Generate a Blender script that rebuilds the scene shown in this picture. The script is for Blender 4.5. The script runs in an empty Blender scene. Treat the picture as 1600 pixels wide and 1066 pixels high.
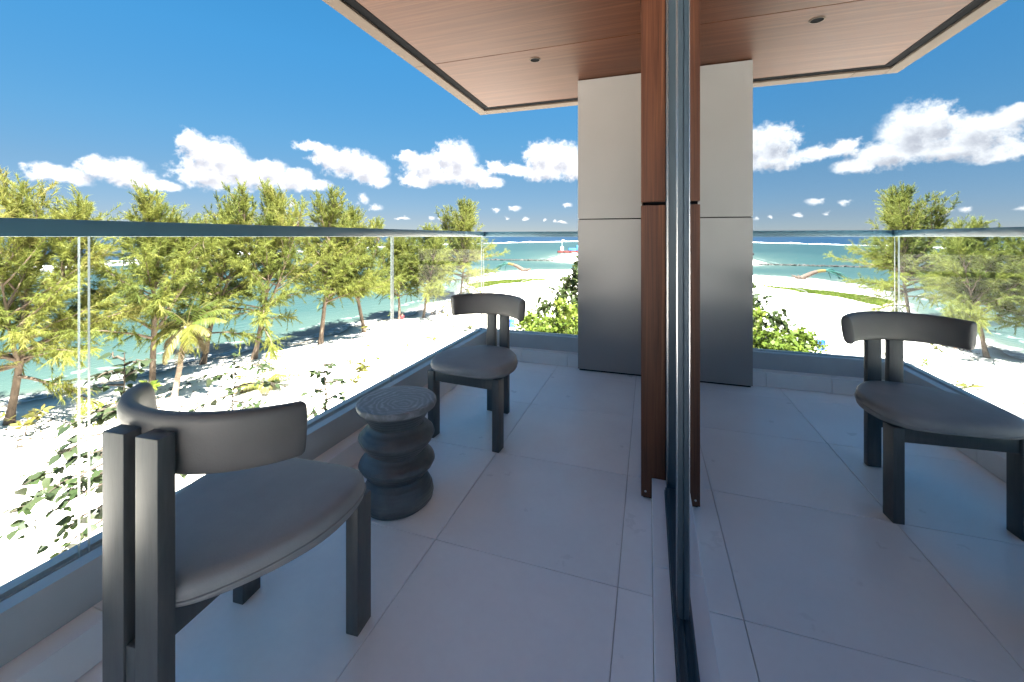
import bpy, bmesh, math, random
import numpy as np
from mathutils import Vector, Matrix

R = math.radians
scene = bpy.context.scene
COL = scene.collection

# ------------------------------------------------------------------ camera
cam_data = bpy.data.cameras.new('camera')
cam = bpy.data.objects.new('camera', cam_data)
COL.objects.link(cam)
cam.location = (0.0, 0.0, 1.15)
cam.rotation_euler = (R(90), 0, R(18.41))
cam_data.sensor_width = 36.0
cam_data.lens = 14.4
cam_data.shift_y = -163.0 / 1600.0
cam_data.clip_start = 0.01
cam_data.clip_end = 90000.0
scene.camera = cam

# ------------------------------------------------------------------ sun, sky, exposure
SUN = Vector((0.36, -0.22, 0.90)).normalized()
sun_l = bpy.data.lights.new('sun', 'SUN')
sun_l.energy = 5.0
sun_l.angle = R(0.55)
sun_l.color = (1.0, 0.955, 0.88)
sun_o = bpy.data.objects.new('sun', sun_l)
COL.objects.link(sun_o)
sun_o.rotation_euler = SUN.to_track_quat('Z', 'Y').to_euler()
sun_o.location = (20, -20, 40)

SKY_STRENGTH = 0.05
CLOUDS = [(-67.17, 6.0, 1.09, 0.82), (-65.56, 5.64, 1.41, 0.66), (-63.63, 6.72, 1.56, 0.93), (-62.03, 6.58, 1.78, 1.15), (-60.84, 5.93, 1.71, 0.92), (-59.19, 5.34, 1.75, 0.47), (-56.41, 10.12, 1.22, 1.3), (-55.16, 9.24, 1.84, 1.68), (-53.7, 8.92, 2.03, 1.85), (-54.7, 7.04, 3.03, 1.56), (-52.18, 7.77, 1.98, 1.61), (-50.41, 6.95, 2.83, 1.35), (-48.78, 7.98, 1.6, 1.14), (-46.39, 7.0, 2.09, 1.25), (-44.11, 6.51, 1.74, 0.72), (-44.11, 11.23, 2.18, 0.62), (-42.64, 10.1, 1.94, 1.03), (-40.13, 9.48, 3.24, 1.54), (-37.78, 8.55, 2.39, 1.49), (-36.41, 7.28, 1.3, 0.67), (-46.74, 3.93, 1.11, 1.1), (-38.57, 5.03, 1.42, 1.17), (-36.82, 3.9, 0.97, 0.85), (-32.61, 10.72, 1.51, 0.67), (-30.32, 9.72, 2.91, 1.36), (-27.29, 10.75, 1.92, 2.13), (-25.8, 10.45, 2.29, 2.32), (-28.16, 8.41, 4.51, 1.12), (-24.03, 8.4, 2.84, 1.22), (-21.45, 7.55, 1.78, 0.7), (-31.6, 7.62, 2.21, 0.77), (-20.65, 9.57, 1.34, 0.78), (-18.23, 9.4, 1.97, 0.61), (-13.94, 11.02, 2.49, 1.89), (-11.28, 10.54, 2.64, 2.15), (-13.94, 9.03, 3.91, 1.13), (-9.53, 9.12, 2.45, 1.21), (-33.28, 2.51, 1.0, 0.35), (-29.63, 2.46, 0.78, 0.53), (-28.16, 2.2, 0.78, 0.35), (-20.65, 3.75, 0.72, 0.53), (-18.05, 3.93, 1.16, 0.8), (-19.03, 2.68, 0.72, 0.45), (-16.62, 2.5, 0.72, 0.45), (-10.75, 4.43, 0.79, 0.62), (-13.94, 2.23, 0.53, 0.36), (-11.46, 1.95, 1.06, 0.36),
          # the same fair-weather cumulus goes on round the rest of the horizon
          (-2, 9, 4, 1.4), (1, 10.5, 2.5, 2), (22, 8, 5, 1.5), (25, 9.5, 3, 2), (48, 10, 5, 1.6), (75, 8, 6, 1.8), (78, 9.5, 3, 2), (110, 9, 5, 1.6), (140, 8, 6, 1.7), (168, 9, 5, 1.8), (-95, 8, 5, 1.6), (-98, 9.5, 3, 2), (-125, 9, 5, 1.6), (-155, 8, 6, 1.8)]


def build_world():
    w = bpy.data.worlds.new('World')
    scene.world = w
    w.use_nodes = True
    nt = w.node_tree
    N, Lk = nt.nodes, nt.links
    N.clear()
    out = N.new('ShaderNodeOutputWorld')
    bg = N.new('ShaderNodeBackground')
    bg.inputs['Strength'].default_value = SKY_STRENGTH
    bg2 = N.new('ShaderNodeBackground')
    bg2.inputs['Strength'].default_value = SKY_STRENGTH
    pick = N.new('ShaderNodeMixShader')
    Lk.new(bg2.outputs[0], pick.inputs[1])
    Lk.new(bg.outputs[0], pick.inputs[2])
    Lk.new(pick.outputs[0], out.inputs[0])
    sky = N.new('ShaderNodeTexSky')
    sky.sky_type = 'NISHITA'
    sky.sun_disc = False
    sky.sun_elevation = math.asin(SUN.z)
    sky.sun_rotation = math.atan2(SUN.x, SUN.y)
    sky.air_density = 0.7
    sky.dust_density = 0.0
    sky.ozone_density = 6.0
    # direction -> (azimuth, elevation) in degrees
    tc = N.new('ShaderNodeTexCoord')
    sep = N.new('ShaderNodeSeparateXYZ')
    Lk.new(tc.outputs['Generated'], sep.inputs[0])

    def m(op, a, b=None, c=None, clamp=False, tree=nt):
        n = tree.nodes.new('ShaderNodeMath')
        n.operation = op
        n.use_clamp = clamp
        for i, x in enumerate((a, b, c)):
            if x is None:
                continue
            if isinstance(x, (int, float)):
                n.inputs[i].default_value = x
            else:
                tree.links.new(x, n.inputs[i])
        return n.outputs[0]
    az = m('MULTIPLY', m('ARCTAN2', sep.outputs[0], sep.outputs[1]), 57.29578)
    el = m('MULTIPLY', m('ARCSINE', sep.outputs[2]), 57.29578)
    # clear tropical air: the same deep blue reaches down towards the horizon all round
    gr = N.new('ShaderNodeValToRGB')
    Lk.new(m('DIVIDE', el, 50.0, clamp=True), gr.inputs[0])
    stops = [(0.0, (0.07812, 0.0738, 0.07912)), (0.05, (0.08556, 0.081, 0.0817)), (0.15, (0.09858, 0.1152, 0.1066)), (0.25, (0.09756, 0.1576, 0.1474)), (0.45, (0.09174, 0.2241, 0.2227)), (0.75, (0.07683, 0.2752, 0.2842))]
    while len(gr.color_ramp.elements) < len(stops):
        gr.color_ramp.elements.new(0.5)
    for e_, (p_, c_) in zip(gr.color_ramp.elements, stops):
        e_.position, e_.color = p_, (*c_, 1)
    hsv = N.new('ShaderNodeVectorMath')
    hsv.operation = 'MULTIPLY'
    dbl = N.new('ShaderNodeVectorMath')
    dbl.operation = 'SCALE'
    dbl.inputs['Scale'].default_value = 2.0
    Lk.new(gr.outputs[0], dbl.inputs[0])
    Lk.new(sky.outputs[0], hsv.inputs[0])
    Lk.new(dbl.outputs[0], hsv.inputs[1])
    Lk.new(hsv.outputs[0], bg2.inputs['Color'])
    # cumulus only lives in a belt above the horizon
    belt = m('MULTIPLY', m('GREATER_THAN', el, 0.3), m('LESS_THAN', el, 17.0))
    Lk.new(belt, pick.inputs[0])
    comb = N.new('ShaderNodeCombineXYZ')
    Lk.new(az, comb.inputs[0])
    Lk.new(el, comb.inputs[1])
    # group: cloud field at an (az, el) position
    g = bpy.data.node_groups.new('cloud_field', 'ShaderNodeTree')
    g.interface.new_socket('P', in_out='INPUT', socket_type='NodeSocketVector')
    g.interface.new_socket('F', in_out='OUTPUT', socket_type='NodeSocketFloat')
    gi, go = g.nodes.new('NodeGroupInput'), g.nodes.new('NodeGroupOutput')
    warp = g.nodes.new('ShaderNodeTexNoise')
    warp.inputs['Scale'].default_value = 0.55
    warp.inputs['Detail'].default_value = 5
    warp.inputs['Roughness'].default_value = 0.6
    g.links.new(gi.outputs[0], warp.inputs['Vector'])
    ws = g.nodes.new('ShaderNodeVectorMath')
    ws.operation = 'MULTIPLY_ADD'
    g.links.new(warp.outputs['Color'], ws.inputs[0])
    ws.inputs[1].default_value = (2.2, 1.5, 0)
    ws.inputs[2].default_value = (-1.1, -0.75, 0)
    wa = g.nodes.new('ShaderNodeVectorMath')
    wa.operation = 'ADD'
    g.links.new(gi.outputs[0], wa.inputs[0])
    g.links.new(ws.outputs[0], wa.inputs[1])
    cur = None
    for (a, e, ra, re) in CLOUDS:
        v = g.nodes.new('ShaderNodeVectorMath')
        v.operation = 'MULTIPLY_ADD'
        g.links.new(wa.outputs[0], v.inputs[0])
        ra, re = (ra * 1.12 + .1, re * 1.12 + .08) if ra > 1.2 else (ra * 1.5, re * 1.05)
        v.inputs[1].default_value = (1 / ra, 1 / re, 0)
        v.inputs[2].default_value = (-a / ra, -e / re, 0)
        l = g.nodes.new('ShaderNodeVectorMath')
        l.operation = 'LENGTH'
        g.links.new(v.outputs[0], l.inputs[0])
        lo = l.outputs['Value'] if ra > 1.85 or e > 5.2 else m('ADD', l.outputs['Value'], 0.5, tree=g)
        cur = lo if cur is None else m('SMOOTH_MIN', cur, lo, 0.25, tree=g)
    bil = g.nodes.new('ShaderNodeTexNoise')
    bil.inputs['Scale'].default_value = 1.1
    bil.inputs['Detail'].default_value = 8
    bil.inputs['Roughness'].default_value = 0.62
    g.links.new(gi.outputs[0], bil.inputs['Vector'])
    f1 = m('SUBTRACT', 1.0, cur, tree=g)
    f2 = m('MULTIPLY_ADD', bil.outputs['Fac'], 1.3, -0.65, tree=g)
    # noise only matters near a cloud, never far away from one
    near = m('SUBTRACT', 1.9, cur, clamp=True, tree=g)
    f3 = m('MULTIPLY_ADD', f2, near, f1, tree=g)
    g.links.new(f3, go.inputs[0])

    def field(shift):
        gn = N.new('ShaderNodeGroup')
        gn.node_tree = g
        ad = N.new('ShaderNodeVectorMath')
        ad.operation = 'ADD'
        Lk.new(comb.outputs[0], ad.inputs[0])
        ad.inputs[1].default_value = shift
        Lk.new(ad.outputs[0], gn.inputs[0])
        return gn.outputs[0]
    F0, F1 = field((0, 0, 0)), field((0.35, 1.05, 0))

    def smooth(x, a, b, lo=0.0, hi=1.0):
        n = N.new('ShaderNodeMapRange')
        n.interpolation_type = 'SMOOTHSTEP'
        Lk.new(x, n.inputs[0])
        n.inputs[1].default_value, n.inputs[2].default_value = a, b
        n.inputs[3].default_value, n.inputs[4].default_value = lo, hi
        return n.outputs[0]
    dens = smooth(F0, -0.16, 0.46)
    shade = smooth(F1, 0.1, 1.1, 1.0, 0.0)
    cr = N.new('ShaderNodeMix')
    cr.data_type = 'RGBA'
    Lk.new(shade, cr.inputs[0])
    cr.inputs[6].default_value = (1.36, 1.4, 1.56, 1)
    cr.inputs[7].default_value = (2.65, 2.65, 2.68, 1)
    mx = N.new('ShaderNodeMix')
    mx.data_type = 'RGBA'
    Lk.new(dens, mx.inputs[0])
    Lk.new(hsv.outputs[0], mx.inputs[6])
    Lk.new(cr.outputs[2], mx.inputs[7])
    Lk.new(mx.outputs[2], bg.inputs['Color'])
    w.cycles.sampling_method = 'MANUAL'
    w.cycles.sample_map_resolution = 512


build_world()
scene.view_settings.view_transform = 'Standard'
scene.view_settings.look = 'None'
scene.view_settings.gamma = 1.0
scene.view_settings.use_curve_mapping = False
scene.view_settings.exposure = 3.45
scene.render.engine = 'CYCLES'
cy = scene.cycles
cy.use_denoising = True
cy.max_bounces = 10
cy.diffuse_bounces = 6
cy.glossy_bounces = 5
cy.transmission_bounces = 6
cy.transparent_max_bounces = 24
cy.sample_clamp_indirect = 8.0
cy.caustics_reflective = True
cy.blur_glossy = 0.3

# ------------------------------------------------------------------ helpers


def tag(o, label=None, cat=None, group=None, kind=None):
    for k, v in (('label', label), ('category', cat), ('group', group), ('kind', kind)):
        if v:
            o[k] = v
    return o


def empty(name, loc=(0, 0, 0), rz=0.0):
    o = bpy.data.objects.new(name, None)
    o.empty_display_size = 0.1
    COL.objects.link(o)
    o.location = loc
    o.rotation_euler = (0, 0, rz)
    return o


def link(name, me, parent=None, loc=(0, 0, 0)):
    o = bpy.data.objects.new(name, me)
    COL.objects.link(o)
    o.location = loc
    if parent:
        o.parent = parent
    return o


def smooth_mesh(me, angle=None):
    me.polygons.foreach_set('use_smooth', [True] * len(me.polygons))
    if angle is not None:
        me.set_sharp_from_angle(angle=R(angle))


def box_mesh(name, sx, sy, sz, mat, bevel=0.0, seg=2):
    bm = bmesh.new()
    bmesh.ops.create_cube(bm, size=1.0, matrix=Matrix.Diagonal((sx, sy, sz, 1)))
    if bevel:
        bmesh.ops.bevel(bm, geom=bm.edges[:], offset=bevel, segments=seg, profile=0.5, affect='EDGES', clamp_overlap=True)
    me = bpy.data.meshes.new(name)
    bm.to_mesh(me)
    bm.free()
    if mat:
        me.materials.append(mat)
    if bevel:
        smooth_mesh(me, 40)
    return me


def box(name, x0, x1, y0, y1, z0, z1, mat, parent=None, bevel=0.0, seg=2):
    me = box_mesh(name, x1 - x0, y1 - y0, z1 - z0, mat, bevel, seg)
    return link(name, me, parent, ((x0 + x1) / 2, (y0 + y1) / 2, (z0 + z1) / 2))


def mesh_np(name, verts, faces, mat, smooth=False, attrs=None):
    """verts (n,3) array, faces (m,k) int array with one k"""
    verts = np.asarray(verts, dtype=np.float32)
    faces = np.asarray(faces, dtype=np.int32)
    me = bpy.data.meshes.new(name)
    me.vertices.add(len(verts))
    me.vertices.foreach_set('co', verts.ravel())
    k = faces.shape[1]
    me.loops.add(faces.size)
    me.loops.foreach_set('vertex_index', faces.ravel())
    me.polygons.add(len(faces))
    me.polygons.foreach_set('loop_start', np.arange(0, faces.size, k, dtype=np.int32))
    me.polygons.foreach_set('loop_total', np.full(len(faces), k, dtype=np.int32))
    if smooth:
        me.polygons.foreach_set('use_smooth', np.ones(len(faces), dtype=bool))
    for an, av in (attrs or {}).items():
        a = me.attributes.new(an, 'FLOAT', 'POINT')
        a.data.foreach_set('value', np.asarray(av, dtype=np.float32))
    me.update(calc_edges=True)
    if mat:
        me.materials.append(mat)
    return me


def tubes_np(paths, sides=6):
    """paths: list of (pts (n,3), radii (n)) -> verts, quads"""
    V, F = [], []
    off = 0
    ang = np.linspace(0, 2 * np.pi, sides, endpoint=False)
    ca, sa = np.cos(ang), np.sin(ang)
    for pts, rad in paths:
        pts = np.asarray(pts, float)
        rad = np.asarray(rad, float)
        n = len(pts)
        t = np.gradient(pts, axis=0)
        t /= np.linalg.norm(t, axis=1)[:, None] + 1e-9
        ref = np.array([0.31, 0.95, 0.05]) if abs(t[0, 2]) > 0.6 else np.array([0.05, 0.1, 1.0])
        a = np.cross(t, ref)
        a /= np.linalg.norm(a, axis=1)[:, None] + 1e-9
        b = np.cross(t, a)
        ring = pts[:, None, :] + rad[:, None, None] * (a[:, None, :] * ca[None, :, None] + b[:, None, :] * sa[None, :, None])
        V.append(ring.reshape(-1, 3))
        idx = np.arange(n * sides).reshape(n, sides) + off
        q = np.stack([idx[:-1], np.roll(idx[:-1], -1, 1), np.roll(idx[1:], -1, 1), idx[1:]], -1).reshape(-1, 4)
        F.append(q)
        off += n * sides
    return np.concatenate(V), np.concatenate(F)


def lathe(name, prof, mat, seg=64, cap=True, wobble=None):
    bm = bmesh.new()
    rings = []
    for (r, z) in prof:
        ring = []
        for i in range(seg):
            a = 2 * math.pi * i / seg
            rr = r * (1 + (wobble(a, z) if wobble else 0))
            ring.append(bm.verts.new((rr * math.cos(a), rr * math.sin(a), z)))
        rings.append(ring)
    for a, b in zip(rings[:-1], rings[1:]):
        for i in range(seg):
            bm.faces.new((a[i], a[(i + 1) % seg], b[(i + 1) % seg], b[i]))
    if cap:
        bm.faces.new(list(reversed(rings[0])))
        bm.faces.new(rings[-1])
    me = bpy.data.meshes.new(name)
    bm.to_mesh(me)
    bm.free()
    me.materials.append(mat)
    smooth_mesh(me, 50)
    return me


# ------------------------------------------------------------------ materials
def new_mat(name):
    mt = bpy.data.materials.new(name)
    mt.use_nodes = True
    nt = mt.node_tree
    return mt, nt, nt.nodes, nt.links, nt.nodes['Principled BSDF']


def ramp(nt, fac, stops):
    n = nt.nodes.new('ShaderNodeValToRGB')
    cr = n.color_ramp
    while len(cr.elements) < len(stops):
        cr.elements.new(0.5)
    for e, (p, c) in zip(cr.elements, stops):
        e.position = p
        e.color = (*c, 1)
    nt.links.new(fac, n.inputs[0])
    return n.outputs[0]


def noise(nt, scale, detail=4, rough=0.55, vec=None, dist=0.0):
    n = nt.nodes.new('ShaderNodeTexNoise')
    n.inputs['Scale'].default_value = scale
    n.inputs['Detail'].default_value = detail
    n.inputs['Roughness'].default_value = rough
    n.inputs['Distortion'].default_value = dist
    if vec is not None:
        nt.links.new(vec, n.inputs['Vector'])
    return n.outputs['Fac']


def pos(nt, scale=(1, 1, 1), obj=False):
    if obj:
        src = nt.nodes.new('ShaderNodeTexCoord').outputs['Object']
    else:
        src = nt.nodes.new('ShaderNodeNewGeometry').outputs['Position']
    mp = nt.nodes.new('ShaderNodeMapping')
    mp.inputs['Scale'].default_value = scale
    nt.links.new(src, mp.inputs[0])
    return mp.outputs[0]


def bump(nt, h, strength, dist, bsdf):
    b = nt.nodes.new('ShaderNodeBump')
    b.inputs['Strength'].default_value = strength
    b.inputs['Distance'].default_value = dist
    nt.links.new(h, b.inputs['Height'])
    nt.links.new(b.outputs[0], bsdf.inputs['Normal'])
    return b


def simple(name, col, rough=0.5, metal=0.0, var=0.12, scale=6.0, bmp=0.0, spec=0.5, bscale=None, stretch=(1, 1, 1), obj=True):
    mt, nt, N, L, b = new_mat(name)
    v = pos(nt, stretch, obj)
    f = noise(nt, scale, 5, 0.6, v)
    lo = tuple(c * (1 - var) for c in col)
    hi = tuple(min(1, c * (1 + var)) for c in col)
    L.new(ramp(nt, f, [(0.3, lo), (0.7, hi)]), b.inputs['Base Color'])
    b.inputs['Metallic'].default_value = metal
    b.inputs['Specular IOR Level'].default_value = spec
    rr = nt.nodes.new('ShaderNodeMapRange')
    L.new(f, rr.inputs[0])
    rr.inputs[3].default_value = max(0.02, rough - 0.07)
    rr.inputs[4].default_value = min(1, rough + 0.07)
    L.new(rr.outputs[0], b.inputs['Roughness'])
    if bmp:
        bump(nt, noise(nt, bscale or scale * 8, 3, 0.6, v), bmp, 0.002, b)
    return mt


M = {}


def tile_material():
    mt, nt, N, L, b = new_mat('porcelain_tile')
    v = pos(nt)
    f = noise(nt, 2.3, 6, 0.6, v)
    f2 = noise(nt, 40, 2, 0.5, v)
    mixn = N.new('ShaderNodeMath')
    mixn.operation = 'MULTIPLY_ADD'
    L.new(f2, mixn.inputs[0])
    mixn.inputs[1].default_value = 0.25
    L.new(f, mixn.inputs[2])
    base = ramp(nt, mixn.outputs[0], [(0.40, (0.83, 0.815, 0.815)), (0.80, (0.90, 0.885, 0.88))])
    oi = N.new('ShaderNodeObjectInfo')
    hs = N.new('ShaderNodeHueSaturation')
    L.new(base, hs.inputs['Color'])
    mr = N.new('ShaderNodeMapRange')
    L.new(oi.outputs['Random'], mr.inputs[0])
    mr.inputs[3].default_value, mr.inputs[4].default_value = 0.94, 1.03
    L.new(mr.outputs[0], hs.inputs['Value'])
    L.new(hs.outputs[0], b.inputs['Base Color'])
    r2 = N.new('ShaderNodeMapRange')
    L.new(noise(nt, 5, 5, 0.65, v), r2.inputs[0])
    r2.inputs[3].default_value, r2.inputs[4].default_value = 0.20, 0.42
    L.new(r2.outputs[0], b.inputs['Roughness'])
    b.inputs['Specular IOR Level'].default_value = 0.4
    return mt


def soffit_wood():
    mt, nt, N, L, b = new_mat('soffit_wood')
    v = pos(nt, (0.7, 26, 26))
    f = noise(nt, 1.0, 6, 0.65, v, 0.4)
    v2 = pos(nt, (1.2, 110, 110))
    f2 = noise(nt, 1.0, 3, 0.6, v2)
    a = N.new('ShaderNodeMath')
    a.operation = 'MULTIPLY_ADD'
    L.new(f2, a.inputs[0])
    a.inputs[1].default_value = 0.55
    L.new(f, a.inputs[2])
    L.new(ramp(nt, a.outputs[0], [(0.45, (0.02568, 0.007562, 0.003164)), (0.75, (0.04331, 0.01404, 0.006177)), (1.0, (0.07062, 0.02808, 0.01357))]), b.inputs['Base Color'])
    b.inputs['Roughness'].default_value = 0.42
    b.inputs['Specular IOR Level'].default_value = 0.10
    bump(nt, a.outputs[0], 0.15, 0.002, b)
    return mt


def pier_wood():
    mt, nt, N, L, b = new_mat('walnut_cladding')
    grain = noise(nt, 1.0, 5, 0.6, pos(nt, (38, 38, 0.9), obj=True), 1.2)
    f2 = noise(nt, 1.0, 4, 0.6, pos(nt, (160, 160, 3), obj=True))
    a = N.new('ShaderNodeMath')
    a.operation = 'MULTIPLY_ADD'
    L.new(f2, a.inputs[0])
    a.inputs[1].default_value = 0.35
    L.new(grain, a.inputs[2])
    L.new(ramp(nt, a.outputs[0], [(0.45, (0.030, 0.009, 0.005)), (0.62, (0.075, 0.024, 0.011)), (0.78, (0.115, 0.040, 0.018)), (0.92, (0.20, 0.085, 0.040))]), b.inputs['Base Color'])
    b.inputs['Roughness'].default_value = 0.5
    b.inputs['Specular IOR Level'].default_value = 0.3
    bump(nt, f2, 0.1, 0.001, b)
    return mt


def balustrade_glass():
    mt, nt, N, L, b = new_mat('clear_glass')
    N.remove(b)
    out = N['Material Output']
    tr = N.new('ShaderNodeBsdfTransparent')
    tr.inputs[0].default_value = (0.972, 0.985, 0.978, 1)
    gl = N.new('ShaderNodeBsdfGlossy')
    gl.inputs['Roughness'].default_value = 0.0
    fr = N.new('ShaderNodeFresnel')
    fr.inputs[0].default_value = 1.11
    ge = N.new('ShaderNodeNewGeometry')
    iv = N.new('ShaderNodeMath')
    iv.operation = 'SUBTRACT'
    iv.inputs[0].default_value = 1.0
    L.new(ge.outputs['Backfacing'], iv.inputs[1])
    fm = N.new('ShaderNodeMath')
    fm.operation = 'MULTIPLY'
    L.new(fr.outputs[0], fm.inputs[0])
    L.new(iv.outputs[0], fm.inputs[1])
    mx = N.new('ShaderNodeMixShader')
    L.new(fm.outputs[0], mx.inputs[0])
    L.new(tr.outputs[0], mx.inputs[1])
    L.new(gl.outputs[0], mx.inputs[2])
    L.new(mx.outputs[0], out.inputs[0])
    return mt


def coated_glass():
    """solar-control glazing: a metal coating makes it mirror strongly by day"""
    mt, nt, N, L, b = new_mat('mirror_coated_glass')
    N.remove(b)
    out = N['Material Output']
    tr = N.new('ShaderNodeBsdfTransparent')
    tr.inputs[0].default_value = (0.50, 0.56, 0.58, 1)
    gl = N.new('ShaderNodeBsdfGlossy')
    gl.inputs['Roughness'].default_value = 0.0
    gl.inputs['Color'].default_value = (0.90, 0.95, 0.985, 1)
    lw = N.new('ShaderNodeLayerWeight')
    lw.inputs[0].default_value = 0.35
    mr = N.new('ShaderNodeMapRange')
    L.new(lw.outputs['Fresnel'], mr.inputs[0])
    mr.inputs[3].default_value, mr.inputs[4].default_value = 0.82, 1.0
    mx = N.new('ShaderNodeMixShader')
    L.new(mr.outputs[0], mx.inputs[0])
    L.new(tr.outputs[0], mx.inputs[1])
    L.new(gl.outputs[0], mx.inputs[2])
    L.new(mx.outputs[0], out.inputs[0])
    return mt


def leaf_mat(name, stops, trans=0.35, rough=0.5):
    """stops over the per-clump 'tint' attribute"""
    mt, nt, N, L, b = new_mat(name)
    at = N.new('ShaderNodeAttribute')
    at.attribute_name = 'tint'
    oi = N.new('ShaderNodeObjectInfo')
    ad = N.new('ShaderNodeMath')
    ad.operation = 'MULTIPLY_ADD'
    L.new(oi.outputs['Random'], ad.inputs[0])
    ad.inputs[1].default_value = 0.12
    L.new(at.outputs['Fac'], ad.inputs[2])
    c = ramp(nt, ad.outputs[0], stops)
    L.new(c, b.inputs['Base Color'])
    b.inputs['Roughness'].default_value = rough
    b.inputs['Specular IOR Level'].default_value = 0.25
    tl = N.new('ShaderNodeBsdfTranslucent')
    br = N.new('ShaderNodeHueSaturation')
    br.inputs['Value'].default_value = 1.25
    br.inputs['Hue'].default_value = 0.49
    L.new(c, br.inputs['Color'])
    L.new(br.outputs[0], tl.inputs[0])
    mx = N.new('ShaderNodeMixShader')
    mx.inputs[0].default_value = trans
    L.new(b.outputs[0], mx.inputs[1])
    L.new(tl.outputs[0], mx.inputs[2])
    L.new(mx.outputs[0], N['Material Output'].inputs[0])
    return mt


def broad_leaf_mat(name, c0, c1, trans=0.3):
    """single leaves: colour from the object's own random value"""
    mt, nt, N, L, b = new_mat(name)
    oi = N.new('ShaderNodeObjectInfo')
    c = ramp(nt, oi.outputs['Random'], [(0.0, c0), (0.8, c1), (1.0, tuple(x * 1.35 for x in c1))])
    L.new(c, b.inputs['Base Color'])
    b.inputs['Roughness'].default_value = 0.42
    tl = N.new('ShaderNodeBsdfTranslucent')
    L.new(c, tl.inputs[0])
    mx = N.new('ShaderNodeMixShader')
    mx.inputs[0].default_value = trans
    L.new(b.outputs[0], mx.inputs[1])
    L.new(tl.outputs[0], mx.inputs[2])
    L.new(mx.outputs[0], N['Material Output'].inputs[0])
    return mt


M['tile'] = tile_material()
M['grout'] = simple('grout', (0.52, 0.50, 0.49), 0.8)
M['soffit'] = soffit_wood()
M['pier'] = pier_wood()
M['glass'] = balustrade_glass()
M['coated'] = coated_glass()
M['glass_edge'] = simple('glass_edge', (0.30, 0.34, 0.33), 0.15)
M['alu'] = simple('slate_aluminium', (0.40, 0.43, 0.44), 0.42, 0.0, 0.08, 3)
M['rail'] = simple('rail_aluminium', (0.060, 0.150, 0.205), 0.36, 0.0, 0.08, 3)
M['frame'] = simple('door_frame_aluminium', (0.042, 0.062, 0.080), 0.45, 0.0, 0.06, 3, spec=0.3)
M['black'] = simple('black_recess', (0.0025, 0.003, 0.004), 0.85, spec=0.05)
M['panel'] = simple('grey_composite_panel', (0.2254, 0.212, 0.2052), 0.30, 0.0, 0.05, 1.4, spec=0.9)
M['cream'] = simple('cream_fascia', (0.066, 0.049, 0.037), 0.6, 0, 0.06, 2, spec=0.15)
M['stone'] = simple('pale_stone', (0.74, 0.725, 0.71), 0.45, 0, 0.05, 3, obj=False)
M['steel'] = simple('bright_steel', (0.6, 0.6, 0.6), 0.25, 1.0)
M['chairwood'] = simple('charcoal_stained_wood', (0.072, 0.074, 0.075), 0.45, 0, 0.18, 14, 0.12, 0.5, 60, (6, 6, 0.7))
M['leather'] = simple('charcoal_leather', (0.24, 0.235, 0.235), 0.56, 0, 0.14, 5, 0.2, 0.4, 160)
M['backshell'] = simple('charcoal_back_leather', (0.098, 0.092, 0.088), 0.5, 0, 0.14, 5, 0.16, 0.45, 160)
M['plaster'] = simple('dim_plaster', (0.35, 0.33, 0.31), 0.8)
M['roomfloor'] = simple('room_floor', (0.22, 0.18, 0.15), 0.5)

# ------------------------------------------------------------------ terrain
G = -7.35          # level of the beach below the balcony floor
SEA = -7.72
SHORE = [(-60, -260), (-40, -60), (-33.5, -10), (-32.3, 9), (-31.7, 11.7), (-31.6, 14.1), (-31.5, 17.1), (-30.5, 21.2), (-28.6, 24.4), (-27.4, 33.5), (-26.2, 39.8), (-26.0, 47.2), (-27.4, 57), (-30.5, 66.5), (-35, 80), (-36, 94), (-31.3, 102), (-19.8, 108), (-2, 112), (60, 116), (300, 90), (300, -260)]
BAR = [(-35, 150), (-31, 142), (-21, 137), (10, 134), (100, 132), (300, 150), (300, 270), (20, 252), (-27, 240), (-37.5, 232), (-38.5, 195), (-37, 162)]
REEF = [(-400, -300), (-190, -60), (-160, 20), (-158, 40), (-158.5, 64), (-165.6, 78), (-182, 98.6), (-199.5, 154), (-208, 204), (-212, 248), (-222, 308), (-229, 445), (-200, 570), (-130, 776), (0, 1000), (300, 1300), (1500, 2000)]


def seg_dist(P, poly, closed):
    pts = np.array(poly, float)
    A = pts if closed else pts[:-1]
    B = np.roll(pts, -1, 0) if closed else pts[1:]
    best = np.full(len(P), 1e9)
    for a, b in zip(A, B):
        ab = b - a
        t = np.clip(((P - a) @ ab) / (ab @ ab), 0, 1)
        best = np.minimum(best, np.hypot(*(P - a - t[:, None] * ab).T))
    return best


def inside(P, poly):
    pts = np.array(poly, float)
    x, y = P[:, 0], P[:, 1]
    r = np.zeros(len(P), bool)
    j = len(pts) - 1
    for i in range(len(pts)):
        xi, yi = pts[i]
        xj, yj = pts[j]
        cond = ((yi > y) != (yj > y)) & (x < (xj - xi) * (y - yi) / (yj - yi + 1e-12) + xi)
        r ^= cond
        j = i
    return r


def land(P):
    P = np.atleast_2d(np.asarray(P, float))
    out = None
    for poly in (SHORE, BAR):
        d = seg_dist(P, poly, True)
        d = np.where(inside(P, poly), d, -d)
        out = d if out is None else np.maximum(out, d)
    wob = 0.5 * np.sin(P[:, 1] * 0.55 + 1.3) + 0.35 * np.sin(P[:, 1] * 1.31 + P[:, 0] * 0.4)
    return out + wob


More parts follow.
